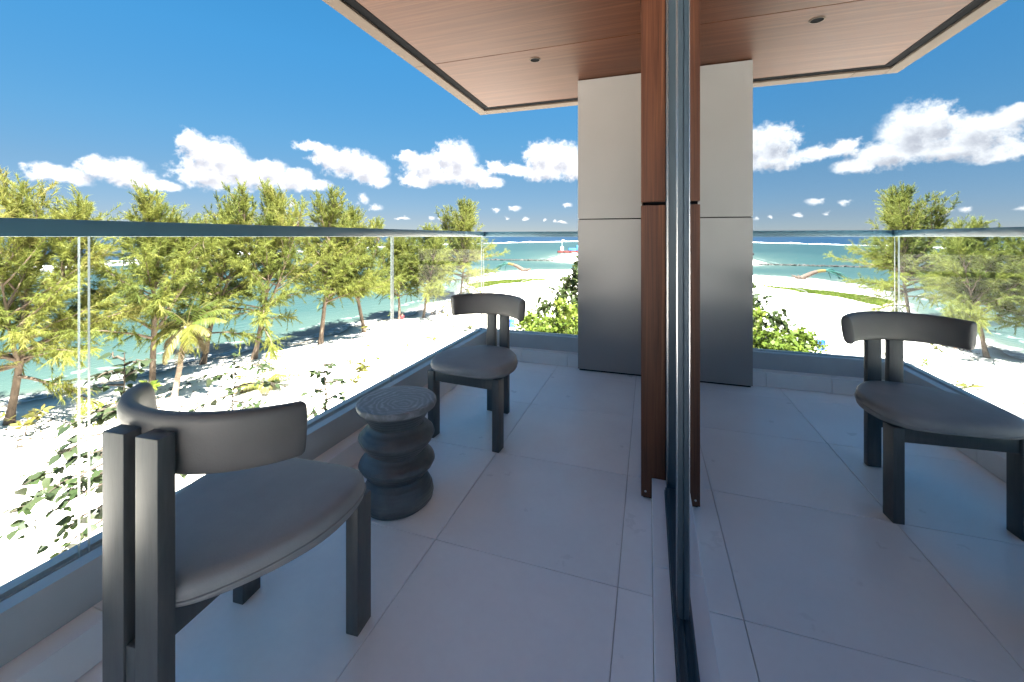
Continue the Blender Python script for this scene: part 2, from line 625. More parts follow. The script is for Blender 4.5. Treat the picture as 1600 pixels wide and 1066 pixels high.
def ground_z(P):
    P = np.atleast_2d(np.asarray(P, float))
    d = land(P)
    t = np.clip(d / 7.0, 0, 1)
    up = SEA + (G - SEA) * (t * t * (3 - 2 * t)) * 1.0 + 0.02 * np.clip(d, 0, 1)
    dn = SEA + np.clip(d, -40, 0) * 0.10
    x, y = P.T
    rip = 0.05 * np.sin(x * 0.9 + 1.7 * np.sin(y * 0.35)) * np.sin(y * 0.75 + x * 0.2) + 0.03 * np.sin(x * 2.3 + y * 1.1) * np.sin(y * 1.9)
    return np.where(d > 0, up + rip * np.clip(d / 5, 0, 1), dn)


def gz(x, y):
    return float(ground_z([[x, y]])[0])


def polar_grid(r0, r1, nr, na):
    r = np.geomspace(r0, r1, nr)
    a = np.linspace(0, 2 * np.pi, na, endpoint=False)
    rr, aa = np.meshgrid(r, a, indexing='ij')
    P = np.stack([rr * np.sin(aa), rr * np.cos(aa)], -1).reshape(-1, 2)
    idx = np.arange(nr * na).reshape(nr, na)
    q = np.stack([idx[:-1], idx[1:], np.roll(idx[1:], -1, 1), np.roll(idx[:-1], -1, 1)], -1).reshape(-1, 4)
    return P, q


def sand_mat():
    mt, nt, N, L, b = new_mat('coral_sand')
    v = pos(nt)
    f = noise(nt, 0.35, 6, 0.65, v)
    at = N.new('ShaderNodeAttribute')
    at.attribute_name = 'land'
    dry = ramp(nt, f, [(0.3, (0.67, 0.63, 0.565)), (0.7, (0.76, 0.72, 0.655))])
    wet = N.new('ShaderNodeMix')
    wet.data_type = 'RGBA'
    mr = N.new('ShaderNodeMapRange')
    L.new(at.outputs['Fac'], mr.inputs[0])
    mr.inputs[1].default_value, mr.inputs[2].default_value = 0.2, 2.2
    L.new(mr.outputs[0], wet.inputs[0])
    wet.inputs[6].default_value = (0.16, 0.14, 0.115, 1)
    L.new(dry, wet.inputs[7])
    # wrack line and trampled litter, with shade along the shore painted into the colour
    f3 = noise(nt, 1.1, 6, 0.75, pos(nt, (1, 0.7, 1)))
    litter_shade = N.new('ShaderNodeMapRange')
    L.new(f3, litter_shade.inputs[0])
    litter_shade.inputs[1].default_value, litter_shade.inputs[2].default_value = 0.60, 0.78
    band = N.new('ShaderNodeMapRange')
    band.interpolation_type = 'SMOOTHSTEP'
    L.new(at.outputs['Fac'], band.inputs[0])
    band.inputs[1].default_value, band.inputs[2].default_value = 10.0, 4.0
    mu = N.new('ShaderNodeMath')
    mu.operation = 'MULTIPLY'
    L.new(litter_shade.outputs[0], mu.inputs[0])
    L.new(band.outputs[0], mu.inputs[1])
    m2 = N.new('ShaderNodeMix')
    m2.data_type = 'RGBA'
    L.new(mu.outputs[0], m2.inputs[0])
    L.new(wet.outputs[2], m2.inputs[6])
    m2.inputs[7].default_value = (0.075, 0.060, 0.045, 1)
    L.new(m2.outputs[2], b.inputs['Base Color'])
    b.inputs['Roughness'].default_value = 0.9
    b.inputs['Specular IOR Level'].default_value = 0.15
    h = N.new('ShaderNodeMath')
    h.operation = 'ADD'
    L.new(noise(nt, 2.6, 5, 0.6, v), h.inputs[0])
    L.new(noise(nt, 0.8, 3, 0.5, v), h.inputs[1])
    bump(nt, h.outputs[0], 0.55, 0.16, b)
    return mt


def sea_mat():
    mt, nt, N, L, b = new_mat('lagoon_water')
    sh = N.new('ShaderNodeAttribute')
    sh.attribute_name = 'off'
    rf = N.new('ShaderNodeAttribute')
    rf.attribute_name = 'reef'
    v = pos(nt)

    def mr(x, a, b_, c=0.0, d=1.0):
        n = N.new('ShaderNodeMapRange')
        n.interpolation_type = 'SMOOTHSTEP'
        L.new(x, n.inputs[0])
        for i, q in enumerate((a, b_, c, d)):
            n.inputs[i + 1].default_value = q
        return n.outputs[0]

    def mt2(op, x, y):
        n = N.new('ShaderNodeMath')
        n.operation = op
        for i, q in enumerate((x, y)):
            if isinstance(q, (int, float)):
                n.inputs[i].default_value = q
            else:
                L.new(q, n.inputs[i])
        return n.outputs[0]

    def mixc(fac, a, b_):
        n = N.new('ShaderNodeMix')
        n.data_type = 'RGBA'
        L.new(fac, n.inputs[0])
        for i, q in ((6, a), (7, b_)):
            if isinstance(q, tuple):
                n.inputs[i].default_value = (*q, 1)
            else:
                L.new(q, n.inputs[i])
        return n.outputs[2]
    n1 = noise(nt, 0.05, 5, 0.6, v)
    dd = mt2('ADD', sh.outputs['Fac'], mt2('MULTIPLY', mt2('SUBTRACT', n1, 0.5), 22.0))
    col = ramp(nt, mt2('DIVIDE', sh.outputs['Fac'], 60.0), [(0.0, (0.07293, 0.08316, 0.06552)), (0.05, (0.03775, 0.063, 0.05443)), (0.22, (0.01973, 0.04435, 0.04234)), (1.0, (0.01115, 0.03125, 0.03326))])
    patch = mr(noise(nt, 0.035, 4, 0.6, pos(nt, (1, 0.6, 1))), 0.52, 0.68)
    pfar = mt2('MULTIPLY', patch, mr(sh.outputs['Fac'], 15, 60))
    col = mixc(mt2('MULTIPLY', pfar, 0.45), col, (0.008, 0.028, 0.033))
    rr = mt2('ADD', rf.outputs['Fac'], mt2('MULTIPLY', mt2('SUBTRACT', n1, 0.5), 40.0))
    deep = mr(rr, -12, 30)
    col = mixc(deep, col, (0.0025, 0.016, 0.038))
    # surf on the reef and the wash along the beach
    fb = mt2('MULTIPLY', mr(rr, -26, -4), mr(rr, 12, 2))
    fn = mr(noise(nt, 0.09, 4, 0.6, pos(nt, (1.4, 0.45, 1))), 0.40, 0.60)
    foam = mt2('MULTIPLY', fb, fn)
    wn = mt2('ADD', sh.outputs['Fac'], mt2('MULTIPLY', noise(nt, 0.5, 5, 0.65, v), -2.2))
    wash = mt2('MULTIPLY', mr(wn, 0.6, -0.3), mr(noise(nt, 1.6, 4, 0.7, v), 0.36, 0.6))
    line2 = mt2('MULTIPLY', mt2('MULTIPLY', mr(wn, 2.2, 2.7), mr(wn, 3.4, 2.9)), mr(noise(nt, 0.7, 4, 0.7, v), 0.5, 0.62))
    foam = mt2('MAXIMUM', foam, mt2('MAXIMUM', mt2('MULTIPLY', wash, 0.85), mt2('MULTIPLY', line2, 0.5)))
    col = mixc(foam, col, (0.45, 0.46, 0.46))
    L.new(col, b.inputs['Base Color'])
    b.inputs['IOR'].default_value = 1.33
    r3 = mt2('ADD', mt2('MULTIPLY', foam, 0.5), 0.30)
    L.new(r3, b.inputs['Roughness'])
    b.inputs['Specular IOR Level'].default_value = 0.10
    h = mt2('ADD', noise(nt, 0.9, 4, 0.6, pos(nt, (1.0, 0.5, 1))), mt2('MULTIPLY', noise(nt, 0.16, 3, 0.5, pos(nt, (1.2, 0.5, 1))), 2.0))
    bump(nt, h, 0.5, 0.25, b)
    return mt


M['sand'] = sand_mat()
M['sea'] = sea_mat()
P, q = polar_grid(2.0, 420, 230, 540)
d = land(P)
V = np.column_stack([P, ground_z(P)])
o = link('sand', mesh_np('sand', V, q, M['sand'], True, {'land': d}))
tag(o, kind='structure')
P, q = polar_grid(2.0, 60000, 200, 540)
rd = seg_dist(P, REEF, False)
A = np.array(REEF + [(1500, 60000), (-90000, 60000), (-90000, -300)], float)
rd = np.where(inside(P, A), rd, -rd)
o = link('sea', mesh_np('sea', np.column_stack([P, np.full(len(P), SEA)]), q, M['sea'], True, {'off': -land(P), 'reef': rd}))
tag(o, kind='structure')

# ------------------------------------------------------------------ building
XG = 0.0886      # glazing plane
TOP = 2.50       # soffit level
END = -2.1      # roof and room cut short here so an unseen sunlit floor bounces light in

# floor: grout bed with porcelain tiles
floor = box('balcony_floor', -1.62, 0.016, -3.4, 3.80, -0.30, -0.0045, M['grout'])
tag(floor, kind='structure')
fl_c = floor.location.copy()
xs = [-1.4405, -0.7675, -0.0950, 0.0140]
ys = [-3.27, -2.605, -1.94, -1.275, -0.61, 0.055, 0.72, 1.385, 2.05, 2.715, 3.38, 3.60]
cache = {}
for i in range(3):
    for j in range(len(ys) - 1):
        sx, sy = xs[i + 1] - xs[i] - 0.003, ys[j + 1] - ys[j] - 0.003
        if xs[i + 1] > 0 and ys[j] > 1.6:
            pass
        k = (round(sx, 3), round(sy, 3))
        if k not in cache:
            cache[k] = box_mesh('tile', sx, sy, 0.014, M['tile'], 0.0010, 1)
        t = link('tile', cache[k], floor, Vector(((xs[i] + xs[i + 1]) / 2, (ys[j] + ys[j + 1]) / 2, -0.007)) - fl_c)

# curbs under the balustrade
curb = empty('curb')
tag(curb, kind='structure')
for j in range(len(ys) - 2):
    y1 = min(ys[j + 1], 3.585)
    box('curb_stone', -1.50, -1.403, ys[j] + 0.0015, y1 - 0.0015, 0.0015, 0.113, M['stone'], curb, 0.002, 1)
box('curb_stone', -1.50, -1.403, 3.3815, 3.583, 0.0015, 0.113, M['stone'], curb, 0.002, 1)
for x0, x1 in ((-1.50, -1.10), (-1.097, -0.68), (-0.677, -0.55)):
    box('curb_stone', x0, x1, 3.586, 3.68, 0.0015, 0.113, M['stone'], curb, 0.002, 1)

# slab edge below the balustrade
slab = box('floor_slab', -1.66, 5.6, -3.5, 3.86, -0.62, -0.302, M['stone'])
tag(slab, kind='structure')

# balustrade
bal = empty('balustrade', (-1.54, 1.0, 0.0))
tag(bal, 'frameless glass balustrade with slate blue handrail around the balcony edge', 'balustrade')


def bbox(name, x0, x1, y0, y1, z0, z1, mat, bevel=0.0, parent=bal):
    return box(name, x0 + 1.54, x1 + 1.54, y0 - 1.0, y1 - 1.0, z0, z1, mat, parent, bevel)


def channel(name, along_y, a0, a1):
    """U shaped base shoe with a groove for the glass; built in its own length"""
    prof = [(-0.056, 0), (0.062, 0), (0.062, 0.130), (0.016, 0.130), (0.016, 0.118), (0.011, 0.118), (0.011, 0.06), (-0.011, 0.06), (-0.011, 0.118), (-0.016, 0.118), (-0.016, 0.130), (-0.056, 0.130)]
    bm = bmesh.new()
    A, B = [], []
    for (p, z) in prof:
        if along_y:
            A.append(bm.verts.new((p, a0 - 1.0, 0.1135 + z)))
            B.append(bm.verts.new((p, a1 - 1.0, 0.1135 + z)))
        else:
            A.append(bm.verts.new((a0 + 1.54, 3.725 - 1.0 - p, 0.1135 + z)))
            B.append(bm.verts.new((a1 + 1.54, 3.725 - 1.0 - p, 0.1135 + z)))
    n = len(prof)
    for i in range(n):
        bm.faces.new((A[i], A[(i + 1) % n], B[(i + 1) % n], B[i]))
    bm.faces.new(A)
    bm.faces.new(B)
    bmesh.ops.recalc_face_normals(bm, faces=bm.faces[:])
    me = bpy.data.meshes.new(name)
    bm.to_mesh(me)
    bm.free()
    me.materials.append(M['alu'])
    return link(name, me, bal)


channel('base_channel', True, -3.4, 3.663)
channel('base_channel', False, -1.596, -0.578)
bbox('channel_end', -1.596, -1.478, 3.6645, 3.781, 0.113, 0.240, M['alu'])
# handrail, mitred by a fine gap at the corner
bbox('handrail', -1.572, -1.508, -3.4, 3.690, 1.150, 1.197, M['rail'], 0.003)
bbox('handrail', -1.572, -0.579, 3.693, 3.757, 1.150, 1.197, M['rail'], 0.003)
for y0, y1 in ((-2.2, -0.745), (-0.725, 0.718), (0.740, 2.212), (2.232, 3.69)):
    p = bbox('glass_pane', -1.546, -1.534, y0, y1, 0.18, 1.1495, M['glass'])
    p.data.materials.append(M['glass_edge'])
    for pl in p.data.polygons:
        if abs(pl.normal.y) > 0.9:
            pl.material_index = 1
p = bbox('glass_pane', -1.532, -0.58, 3.719, 3.731, 0.18, 1.1495, M['glass'])
p.data.materials.append(M['glass_edge'])
for pl in p.data.polygons:
    if abs(pl.normal.x) > 0.9:
        pl.material_index = 1

# grey clad column at the end of the balcony
colm = empty('column', (-0.22, 3.8, 0))
tag(colm, 'broad light grey panel clad column at the end of the balcony', 'column')
box('core', -0.345, 0.395, -0.26, 0.30, 0.0, 2.52, M['black'], colm)
for z0, z1 in ((0.014, 1.296), (1.304, 2.494)):
    box('panel', -0.356, 0.40, -0.272, -0.262, z0, z1, M['panel'], colm, 0.0015, 1)
    box('panel', -0.356, -0.347, -0.2615, 0.30, z0, z1, M['panel'], colm, 0.0015, 1)

# walnut clad pier beside the door
pier = empty('pillar', (0.11, 2.05, 0))
tag(pier, 'narrow dark walnut veneered pillar beside the sliding door', 'pillar')
box('core', -0.132, 0.14, -0.150, 0.16, 0.0, 2.5, M['black'], pier)
for z0, z1 in ((0.010, 1.287), (1.302, 2.496)):
    wp = box('wood_panel', -0.140, -0.040, -0.162, -0.1505, z0, z1, M['pier'], pier, 0.001, 1)
    wp = box('wood_panel', -0.141, -0.1325, -0.150, 0.16, z0, z1, M['pier'], pier, 0.001, 1)
me = lathe('screw', [(0.0045, 0), (0.0045, 0.0012), (0.003, 0.0016)], M['steel'], 12)
s_ = link('screw', me, pier, (-0.122, -0.162, 0.035))
s_.rotation_euler = (R(90), 0, 0)

# wall behind the pier, between it and the column
w_ = box('wall', 0.18, 0.30, 2.212, 3.536, 0.0, 2.499, M['panel'])
tag(w_, kind='structure')

# sill in front of the glazing
sill = empty('sill')
tag(sill, kind='structure')
for y0, y1 in ((-2.09, -0.61), (-0.61, 0.055), (0.055, 1.385), (1.385, 1.886)):
    box('sill_stone', 0.0145, 0.30, y0 + 0.001, y1 - 0.001, 0.0, 0.100, M['tile'], sill, 0.002, 1)

# sliding door
door = empty('sliding_door', (XG, 0.0, 0.1005))
tag(door, 'tall mirror coated sliding glass door in slate aluminium frame', 'door')


def dbox(name, x0, x1, y0, y1, z0, z1, mat=None, bevel=0.0015, parent=door):
    return box(name, x0 - XG, x1 - XG, y0, y1, z0 - 0.1005, z1 - 0.1005, mat or M['frame'], parent, bevel, 2)


dbox('door_jamb', 0.0715, 0.20, 1.800, 1.884, 0.1015, 2.498)
dbox('jamb_bead', 0.0715, 0.078, 1.795, 1.7995, 0.125, 2.498, M['steel'], 0.0)
# the sliding leaf
pane = dbox('door_pane', XG, XG + 0.012, END + 0.05, 1.205, 0.125, 2.47, M['coated'], 0.0)
dbox('stile', 0.0745, XG - 0.0005, 1.178, 1.262, 0.131, 2.497)
dbox('stile_bead', 0.0722, 0.0742, 1.180, 1.190, 0.131, 2.497, M['steel'], 0.0)
dbox('bottom_rail', 0.066, XG - 0.0005, END + 0.05, 1.262, 0.1015, 0.1300)
for x in (0.0625, 0.0705, 0.079):
    dbox('track_rib', x, x + 0.0022, END + 0.05, 1.79, 0.1303 if x > 0.066 else 0.1015, 0.1325 if x > 0.066 else 0.113, M['frame'], 0.0)
dbox('bottom_track', 0.066, 0.180, 1.264, 1.798, 0.1015, 0.120)
# inner fixed leaf on the second track
dbox('door_pane', 0.135, 0.147, 1.10, 1.80, 0.12, 2.47, M['coated'], 0.0)
dbox('stile', 0.125, 0.157, 1.05, 1.099, 0.12, 2.497)

# dim room behind the glazing
room = empty('room')
tag(room, kind='structure')
box('room_floor', 0.302, 5.6, END, 3.3, -0.05, 0.09, M['roomfloor'], room)
box('room_wall', 5.0, 5.15, END, 3.3, 0.09, 2.5, M['plaster'], room)
box('room_wall', 0.302, 5.0, 3.15, 3.3, 0.09, 2.499, M['plaster'], room)
box('room_wall', 0.0145, 5.0, END, END + 0.045, 0.101, 2.499, M['plaster'], room)
tr_ = box('bounce_terrace', 0.017, 5.6, -3.4, END - 0.002, -0.30, -0.002, M['stone'])  # added out of view; its sunlit stone bounces light onto the balcony
tag(tr_, kind='structure')

# ceiling of the balcony: timber look panels with open joints
ceil_ = empty('ceiling')
tag(ceil_, kind='structure')
box('ceiling_backing', -1.6545, 5.6, END + 0.06, 4.044, 2.545, 2.60, M['black'], ceil_)
yj = [END + 0.06, 1.35, 2.85, 3.980]
for a, b in zip(yj[:-1], yj[1:]):
    if b > 3.5:
        cols = [(-1.590, 0.90), (0.90, 3.0), (3.0, 5.6)]
    else:
        cols = [(-1.590, -0.040), (-0.040, 2.4), (2.4, 5.6)]
    for x0, x1 in cols:
        box('ceiling_panel', x0 + 0.0035, x1 - 0.0035, a + 0.0035, b - 0.0035, TOP, TOP + 0.018, M['soffit'], ceil_, 0.001, 1)
box('shadow_gap', -1.6545, -1.5905, END + 0.06, 4.0445, 2.499, 2.544, M['black'], ceil_)
box('shadow_gap', -1.5900, 5.6, 3.9815, 4.0445, 2.499, 2.544, M['black'], ceil_)
# cream fascia border in lengths
for y0, y1 in ((END, 2.82), (2.82, 4.163)):
    box('fascia', -1.752, -1.656, y0 + 0.001, y1 - 0.001, 2.485, 2.95, M['cream'], ceil_, 0.003, 1)
for x0, x1 in ((-1.655, -1.42), (-1.42, 1.2), (1.2, 5.6)):
    box('fascia', x0 + 0.001, x1 - 0.001, 4.046, 4.163, 2.485, 2.95, M['cream'], ceil_, 0.003, 1)
box('fascia', -1.655, 5.6, END, END + 0.058, 2.485, 2.95, M['cream'], ceil_, 0.003, 1)
rs = box('roof_slab', -1.70, 5.6, END + 0.06, 4.12, 2.605, 2.90, M['stone'])
tag(rs, kind='structure')
# recessed downlight
dl = empty('downlight', (-0.82, 3.02, TOP))
tag(dl, 'small round recessed downlight in the timber balcony ceiling', 'downlight')
me = lathe('trim_ring', [(0.033, 0.0), (0.035, -0.004), (0.041, -0.004), (0.044, -0.0005), (0.044, 0.002)], M['cream'], 40, cap=False)
link('trim_ring', me, dl)
me = lathe('recess', [(0.0342, -0.0035), (0.033, -0.0012), (0.010, -0.0010), (0.001, -0.0010)], M['black'], 40, cap=False)
link('recess', me, dl)


# building below the balcony, down to the sand
bw = box('wall', 1.2, 5.6, -3.4, 3.7, G - 0.5, -0.622, M['stone'])
tag(bw, kind='structure')

# ------------------------------------------------------------------ furniture
def catmull(pts, n):
    pts = [Vector(p) for p in pts]
    out = []
    L_ = len(pts)
    for i in range(L_):
        p0, p1, p2, p3 = pts[(i - 1) % L_], pts[i], pts[(i + 1) % L_], pts[(i + 2) % L_]
        for k in range(n):
            t = k / n
            out.append(0.5 * ((2 * p1) + (-p0 + p2) * t + (2 * p0 - 5 * p1 + 4 * p2 - p3) * t * t + (-p0 + 3 * p1 - 3 * p2 + p3) * t ** 3))
    return out


SEAT_OUTLINE = []


def cushion_mesh():
    half = [(0, .285), (.11, .281), (.185, .262), (.232, .205), (.247, .12), (.238, .03), (.20, -.06), (.145, -.14), (.095, -.19), (.05, -.212)]
    full = half + [(0, -.216)] + [(-x, y) for x, y in reversed(half[1:])]
    out = catmull(full, 4)
    SEAT_OUTLINE[:] = out
    cx, cy_ = 0.0, 0.06
    rings = [(0.30, .386), (0.93, .386), (0.98, .388), (0.996, .394), (1.0, .404), (0.997, .417), (0.985, .429), (0.955, .437), (0.88, .4425), (0.66, .4455), (0.35, .447)]
    bm = bmesh.new()
    R_ = []
    for s, z in rings:
        ring = []
        for p in out:
            x, y = cx + (p.x - cx) * s, cy_ + (p.y - cy_) * s
            zz = z + (0.010 * (x / .25) ** 2 - 0.010 * ((y - .06) / .25) ** 2 * (1 if y > .06 else 0.3)) * (1 if z > .40 else 0)
            ring.append(bm.verts.new((x, y, zz)))
        R_.append(ring)
    n = len(out)
    for a, b in zip(R_[:-1], R_[1:]):
        for i in range(n):
            bm.faces.new((a[i], a[(i + 1) % n], b[(i + 1) % n], b[i]))
    bm.faces.new(R_[-1])
    bm.faces.new(list(reversed(R_[0])))
    bmesh.ops.recalc_face_normals(bm, faces=bm.faces[:])
    me = bpy.data.meshes.new('seat')
    bm.to_mesh(me)
    bm.free()
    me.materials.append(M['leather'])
    smooth_mesh(me, 60)
    return me


def backrest_mesh():
    Rr, half = 0.278, R(59)
    cyy = -0.182 + Rr
    sec = []
    th, hh, ex = 0.022, 0.068, 3.2
    for k in range(28):
        a = 2 * math.pi * k / 28
        c, s = math.cos(a), math.sin(a)
        sec.append((th * math.copysign(abs(c) ** (2 / ex), c), hh * math.copysign(abs(s) ** (2 / ex), s)))
    bm = bmesh.new()
    rings = []
    steps = [(-1 - .030, .55), (-1 - .022, .86), (-1, 1)] + [(-1 + 2 * i / 40, 1) for i in range(1, 40)] + [(1, 1), (1.022, .86), (1.030, .55)]
    for t, sc in steps:
        a = half * t
        ring = []
        for (pr, pz) in sec:
            tp = 1.0 + 0.10 * (1 - t * t)
            rr = Rr + pr * sc
            z = 0.708 + pz * (0.5 + 0.5 * sc) * (0.94 + 0.06 * (1 - t * t)) + 0.006 * (1 - t * t)
            rr += (z - 0.708) * 0.12
            ring.append(bm.verts.new((rr * math.sin(a), cyy - rr * math.cos(a), z)))
        rings.append(ring)
    n = len(sec)
    for a, b in zip(rings[:-1], rings[1:]):
        for i in range(n):
            bm.faces.new((a[i], a[(i + 1) % n], b[(i + 1) % n], b[i]))
    bm.faces.new(rings[0])
    bm.faces.new(rings[-1])
    bmesh.ops.recalc_face_normals(bm, faces=bm.faces[:])
    me = bpy.data.meshes.new('backrest')
    bm.to_mesh(me)
    bm.free()
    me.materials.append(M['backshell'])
    smooth_mesh(me, 60)
    return me


def make_chair():
    root = empty('chair')
    seat = link('seat', cushion_mesh(), root)
    pip = SEAT_OUTLINE + SEAT_OUTLINE[:1]
    V, F = tubes_np([(np.array([(p.x * 1.002, .06 + (p.y - .06) * 1.002, .4025 + 0.010 * (p.x / .25) ** 2 - 0.010 * ((p.y - .06) / .25) ** 2 * (1 if p.y > .06 else .3)) for p in pip]), np.full(len(pip), .0028))], 6)
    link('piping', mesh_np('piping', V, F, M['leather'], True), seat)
    link('backrest', backrest_mesh(), root)
    w = M['chairwood']
    for s in (-1, 1):
        x = 0.205 * s
        box('front_leg', x - 0.020, x + 0.020, 0.185, 0.252, 0.0, 0.3845, w, root, 0.0025)
    for s in (-1, 1):
        x = 0.0455 * s
        box('back_post', x - 0.030, x + 0.030, -0.240, -0.205, 0.0, 0.752, w, root, 0.0025)
    box('front_rail', -0.184, 0.184, 0.195, 0.242, 0.325, 0.3845, w, root, 0.002)
    box('post_block', -0.0152, 0.0152, -0.236, -0.208, 0.20, 0.324, w, root, 0.002)
    for s in (-1, 1):
        x = 0.045 * s
        box('seat_bearer', x - 0.016, x + 0.016, -0.204, 0.194, 0.325, 0.3845, w, root, 0.002)
    return root


def copy_tree(o, parent=None):
    c = o.copy()
    COL.objects.link(c)
    c.parent = parent
    for ch in o.children:
        copy_tree(ch, c)
    return c


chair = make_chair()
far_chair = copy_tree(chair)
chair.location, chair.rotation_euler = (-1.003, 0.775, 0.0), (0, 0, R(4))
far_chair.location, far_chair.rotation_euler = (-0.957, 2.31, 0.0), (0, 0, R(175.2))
tag(chair, 'charcoal chair seen from behind, two posts carrying its curved leather back', 'chair', 'charcoal chairs on the balcony')
tag(far_chair, 'charcoal chair facing us in the balcony corner beyond the side table', 'chair', 'charcoal chairs on the balcony')


def table_wood():
    mt, nt, N, L, b = new_mat('blackened_carved_wood')
    v = pos(nt, (1, 1, 1), obj=True)
    f = noise(nt, 9, 6, 0.65, v)
    L.new(ramp(nt, f, [(0.3, (0.055, 0.060, 0.067)), (0.7, (0.12, 0.125, 0.13))]), b.inputs['Base Color'])
    b.inputs['Roughness'].default_value = 0.40
    wv = N.new('ShaderNodeTexWave')
    wv.bands_direction = 'Z'
    wv.inputs['Scale'].default_value = 22
    wv.inputs['Distortion'].default_value = 2.5
    wv.inputs['Detail'].default_value = 2
    L.new(v, wv.inputs['Vector'])
    bump(nt, wv.outputs['Fac'], 0.25, 0.004, b)
    return mt


def table_top_wood():
    mt, nt, N, L, b = new_mat('ringed_end_grain')
    v = pos(nt, (1, 1, 1), obj=True)
    mp = N.new('ShaderNodeMapping')
    mp.inputs['Location'].default_value = (-0.05, 0.03, 0)
    L.new(v, mp.inputs[0])
    wv = N.new('ShaderNodeTexWave')
    wv.wave_type = 'RINGS'
    wv.rings_direction = 'Z'
    wv.inputs['Scale'].default_value = 13
    wv.inputs['Distortion'].default_value = 9
    wv.inputs['Detail'].default_value = 3
    wv.inputs['Detail Scale'].default_value = 1.2
    L.new(mp.outputs[0], wv.inputs['Vector'])
    f = noise(nt, 14, 5, 0.7, v, 1.5)
    a = N.new('ShaderNodeMath')
    a.operation = 'MULTIPLY'
    L.new(wv.outputs['Fac'], a.inputs[0])
    L.new(f, a.inputs[1])
    L.new(ramp(nt, a.outputs[0], [(0.05, (0.17, 0.172, 0.175)), (0.4, (0.22, 0.222, 0.225)), (0.75, (0.38, 0.38, 0.385))]), b.inputs['Base Color'])
    b.inputs['Roughness'].default_value = 0.5
    bump(nt, a.outputs[0], 0.12, 0.001, b)
    return mt


M['table'] = table_wood()
M['tabletop'] = table_top_wood()
tab = empty('side_table', (-1.045, 1.545, 0))
tag(tab, 'round black carved wood side table with stacked bulges between the chairs', 'side table')
ctrl = [(0.140, 0.0), (0.149, 0.012), (0.153, 0.035), (0.148, 0.062), (0.133, 0.09), (0.114, 0.108), (0.112, 0.114), (0.128, 0.132), (0.150, 0.156), (0.161, 0.176), (0.158, 0.186), (0.140, 0.204), (0.120, 0.221), (0.117, 0.227), (0.132, 0.243), (0.152, 0.268), (0.162, 0.288), (0.159, 0.298), (0.140, 0.317), (0.116, 0.334), (0.112, 0.342), (0.120, 0.358), (0.136, 0.383), (0.150, 0.402), (0.155, 0.409)]
prof = []
for i in range(len(ctrl) - 1):
    for k in range(3):
        t = k / 3
        prof.append((ctrl[i][0] * (1 - t) + ctrl[i + 1][0] * t, ctrl[i][1] * (1 - t) + ctrl[i + 1][1] * t))
prof.append(ctrl[-1])
wob = lambda a, z: 0.010 * math.sin(3 * a + z * 17) + 0.006 * math.sin(7 * a - z * 40) + 0.02 * math.sin(a + z * 9)
link('pedestal', lathe('pedestal', prof, M['table'], 72, True, wob), tab)
link('tabletop', lathe('tabletop', [(0.150, 0.4095), (0.165, 0.412), (0.169, 0.421), (0.168, 0.432), (0.164, 0.4375), (0.150, 0.4385), (0.08, 0.4385), (0.01, 0.4385)], M['tabletop'], 72, True, lambda a, z: 0.006 * math.sin(2 * a + 1)), tab)

# ------------------------------------------------------------------ trees
M['twig'] = simple('dark_twig', (0.055, 0.042, 0.03), 0.85, 0, .3, 6)
M['casu'] = leaf_mat('casuarina_needles', [(0.0, (0.04458, 0.0678, 0.01438)), (0.45, (0.1041, 0.1272, 0.02444)), (0.8, (0.1597, 0.1734, 0.03451)), (1.0, (0.1931, 0.181, 0.05392))], 0.35, 0.6)
M['bark'] = simple('grey_brown_bark', (0.13, 0.098, 0.074), 0.9, 0, 0.35, 5, 0.5, 0.2, 18, (1, 1, 0.4))
M['palmbark'] = simple('palm_bark', (0.22, 0.17, 0.13), 0.9, 0, 0.3, 5, 0.5, 0.2, 14, (0.3, 0.3, 3))
M['palmleaf'] = leaf_mat('palm_leaf', [(0.0, (0.02426, 0.04458, 0.008918)), (0.45, (0.06065, 0.08025, 0.01337)), (0.75, (0.1172, 0.1159, 0.02229)), (1.0, (0.1213, 0.09804, 0.05796))], 0.3)
M['broad'] = broad_leaf_mat('dark_broad_leaf', (0.021, 0.0336, 0.0154), (0.042, 0.056, 0.0238))
M['broadmass'] = leaf_mat('broad_foliage', [(0.0, (0.01375, 0.0264, 0.0099)), (0.5, (0.03025, 0.0495, 0.0165)), (1.0, (0.055, 0.077, 0.02475))], 0.3)
M['treemass'] = leaf_mat('tree_foliage', [(0.0, (0.01848, 0.03192, 0.01008)), (0.5, (0.04032, 0.06048, 0.02016)), (1.0, (0.0756, 0.0966, 0.03192))], 0.35)
M['limefoliage'] = leaf_mat('lime_foliage', [(0.0, (0.05208, 0.08333, 0.01302)), (0.5, (0.09895, 0.1406, 0.01823)), (1.0, (0.1562, 0.1875, 0.03125))], 0.35)
M['olivefoliage'] = leaf_mat('olive_foliage', [(0.0, (0.0441, 0.05355, 0.0126)), (0.5, (0.0819, 0.0882, 0.0189)), (1.0, (0.1512, 0.126, 0.0315))], 0.3)


def unit(v):
    return v / (np.linalg.norm(v, axis=-1, keepdims=True) + 1e-9)


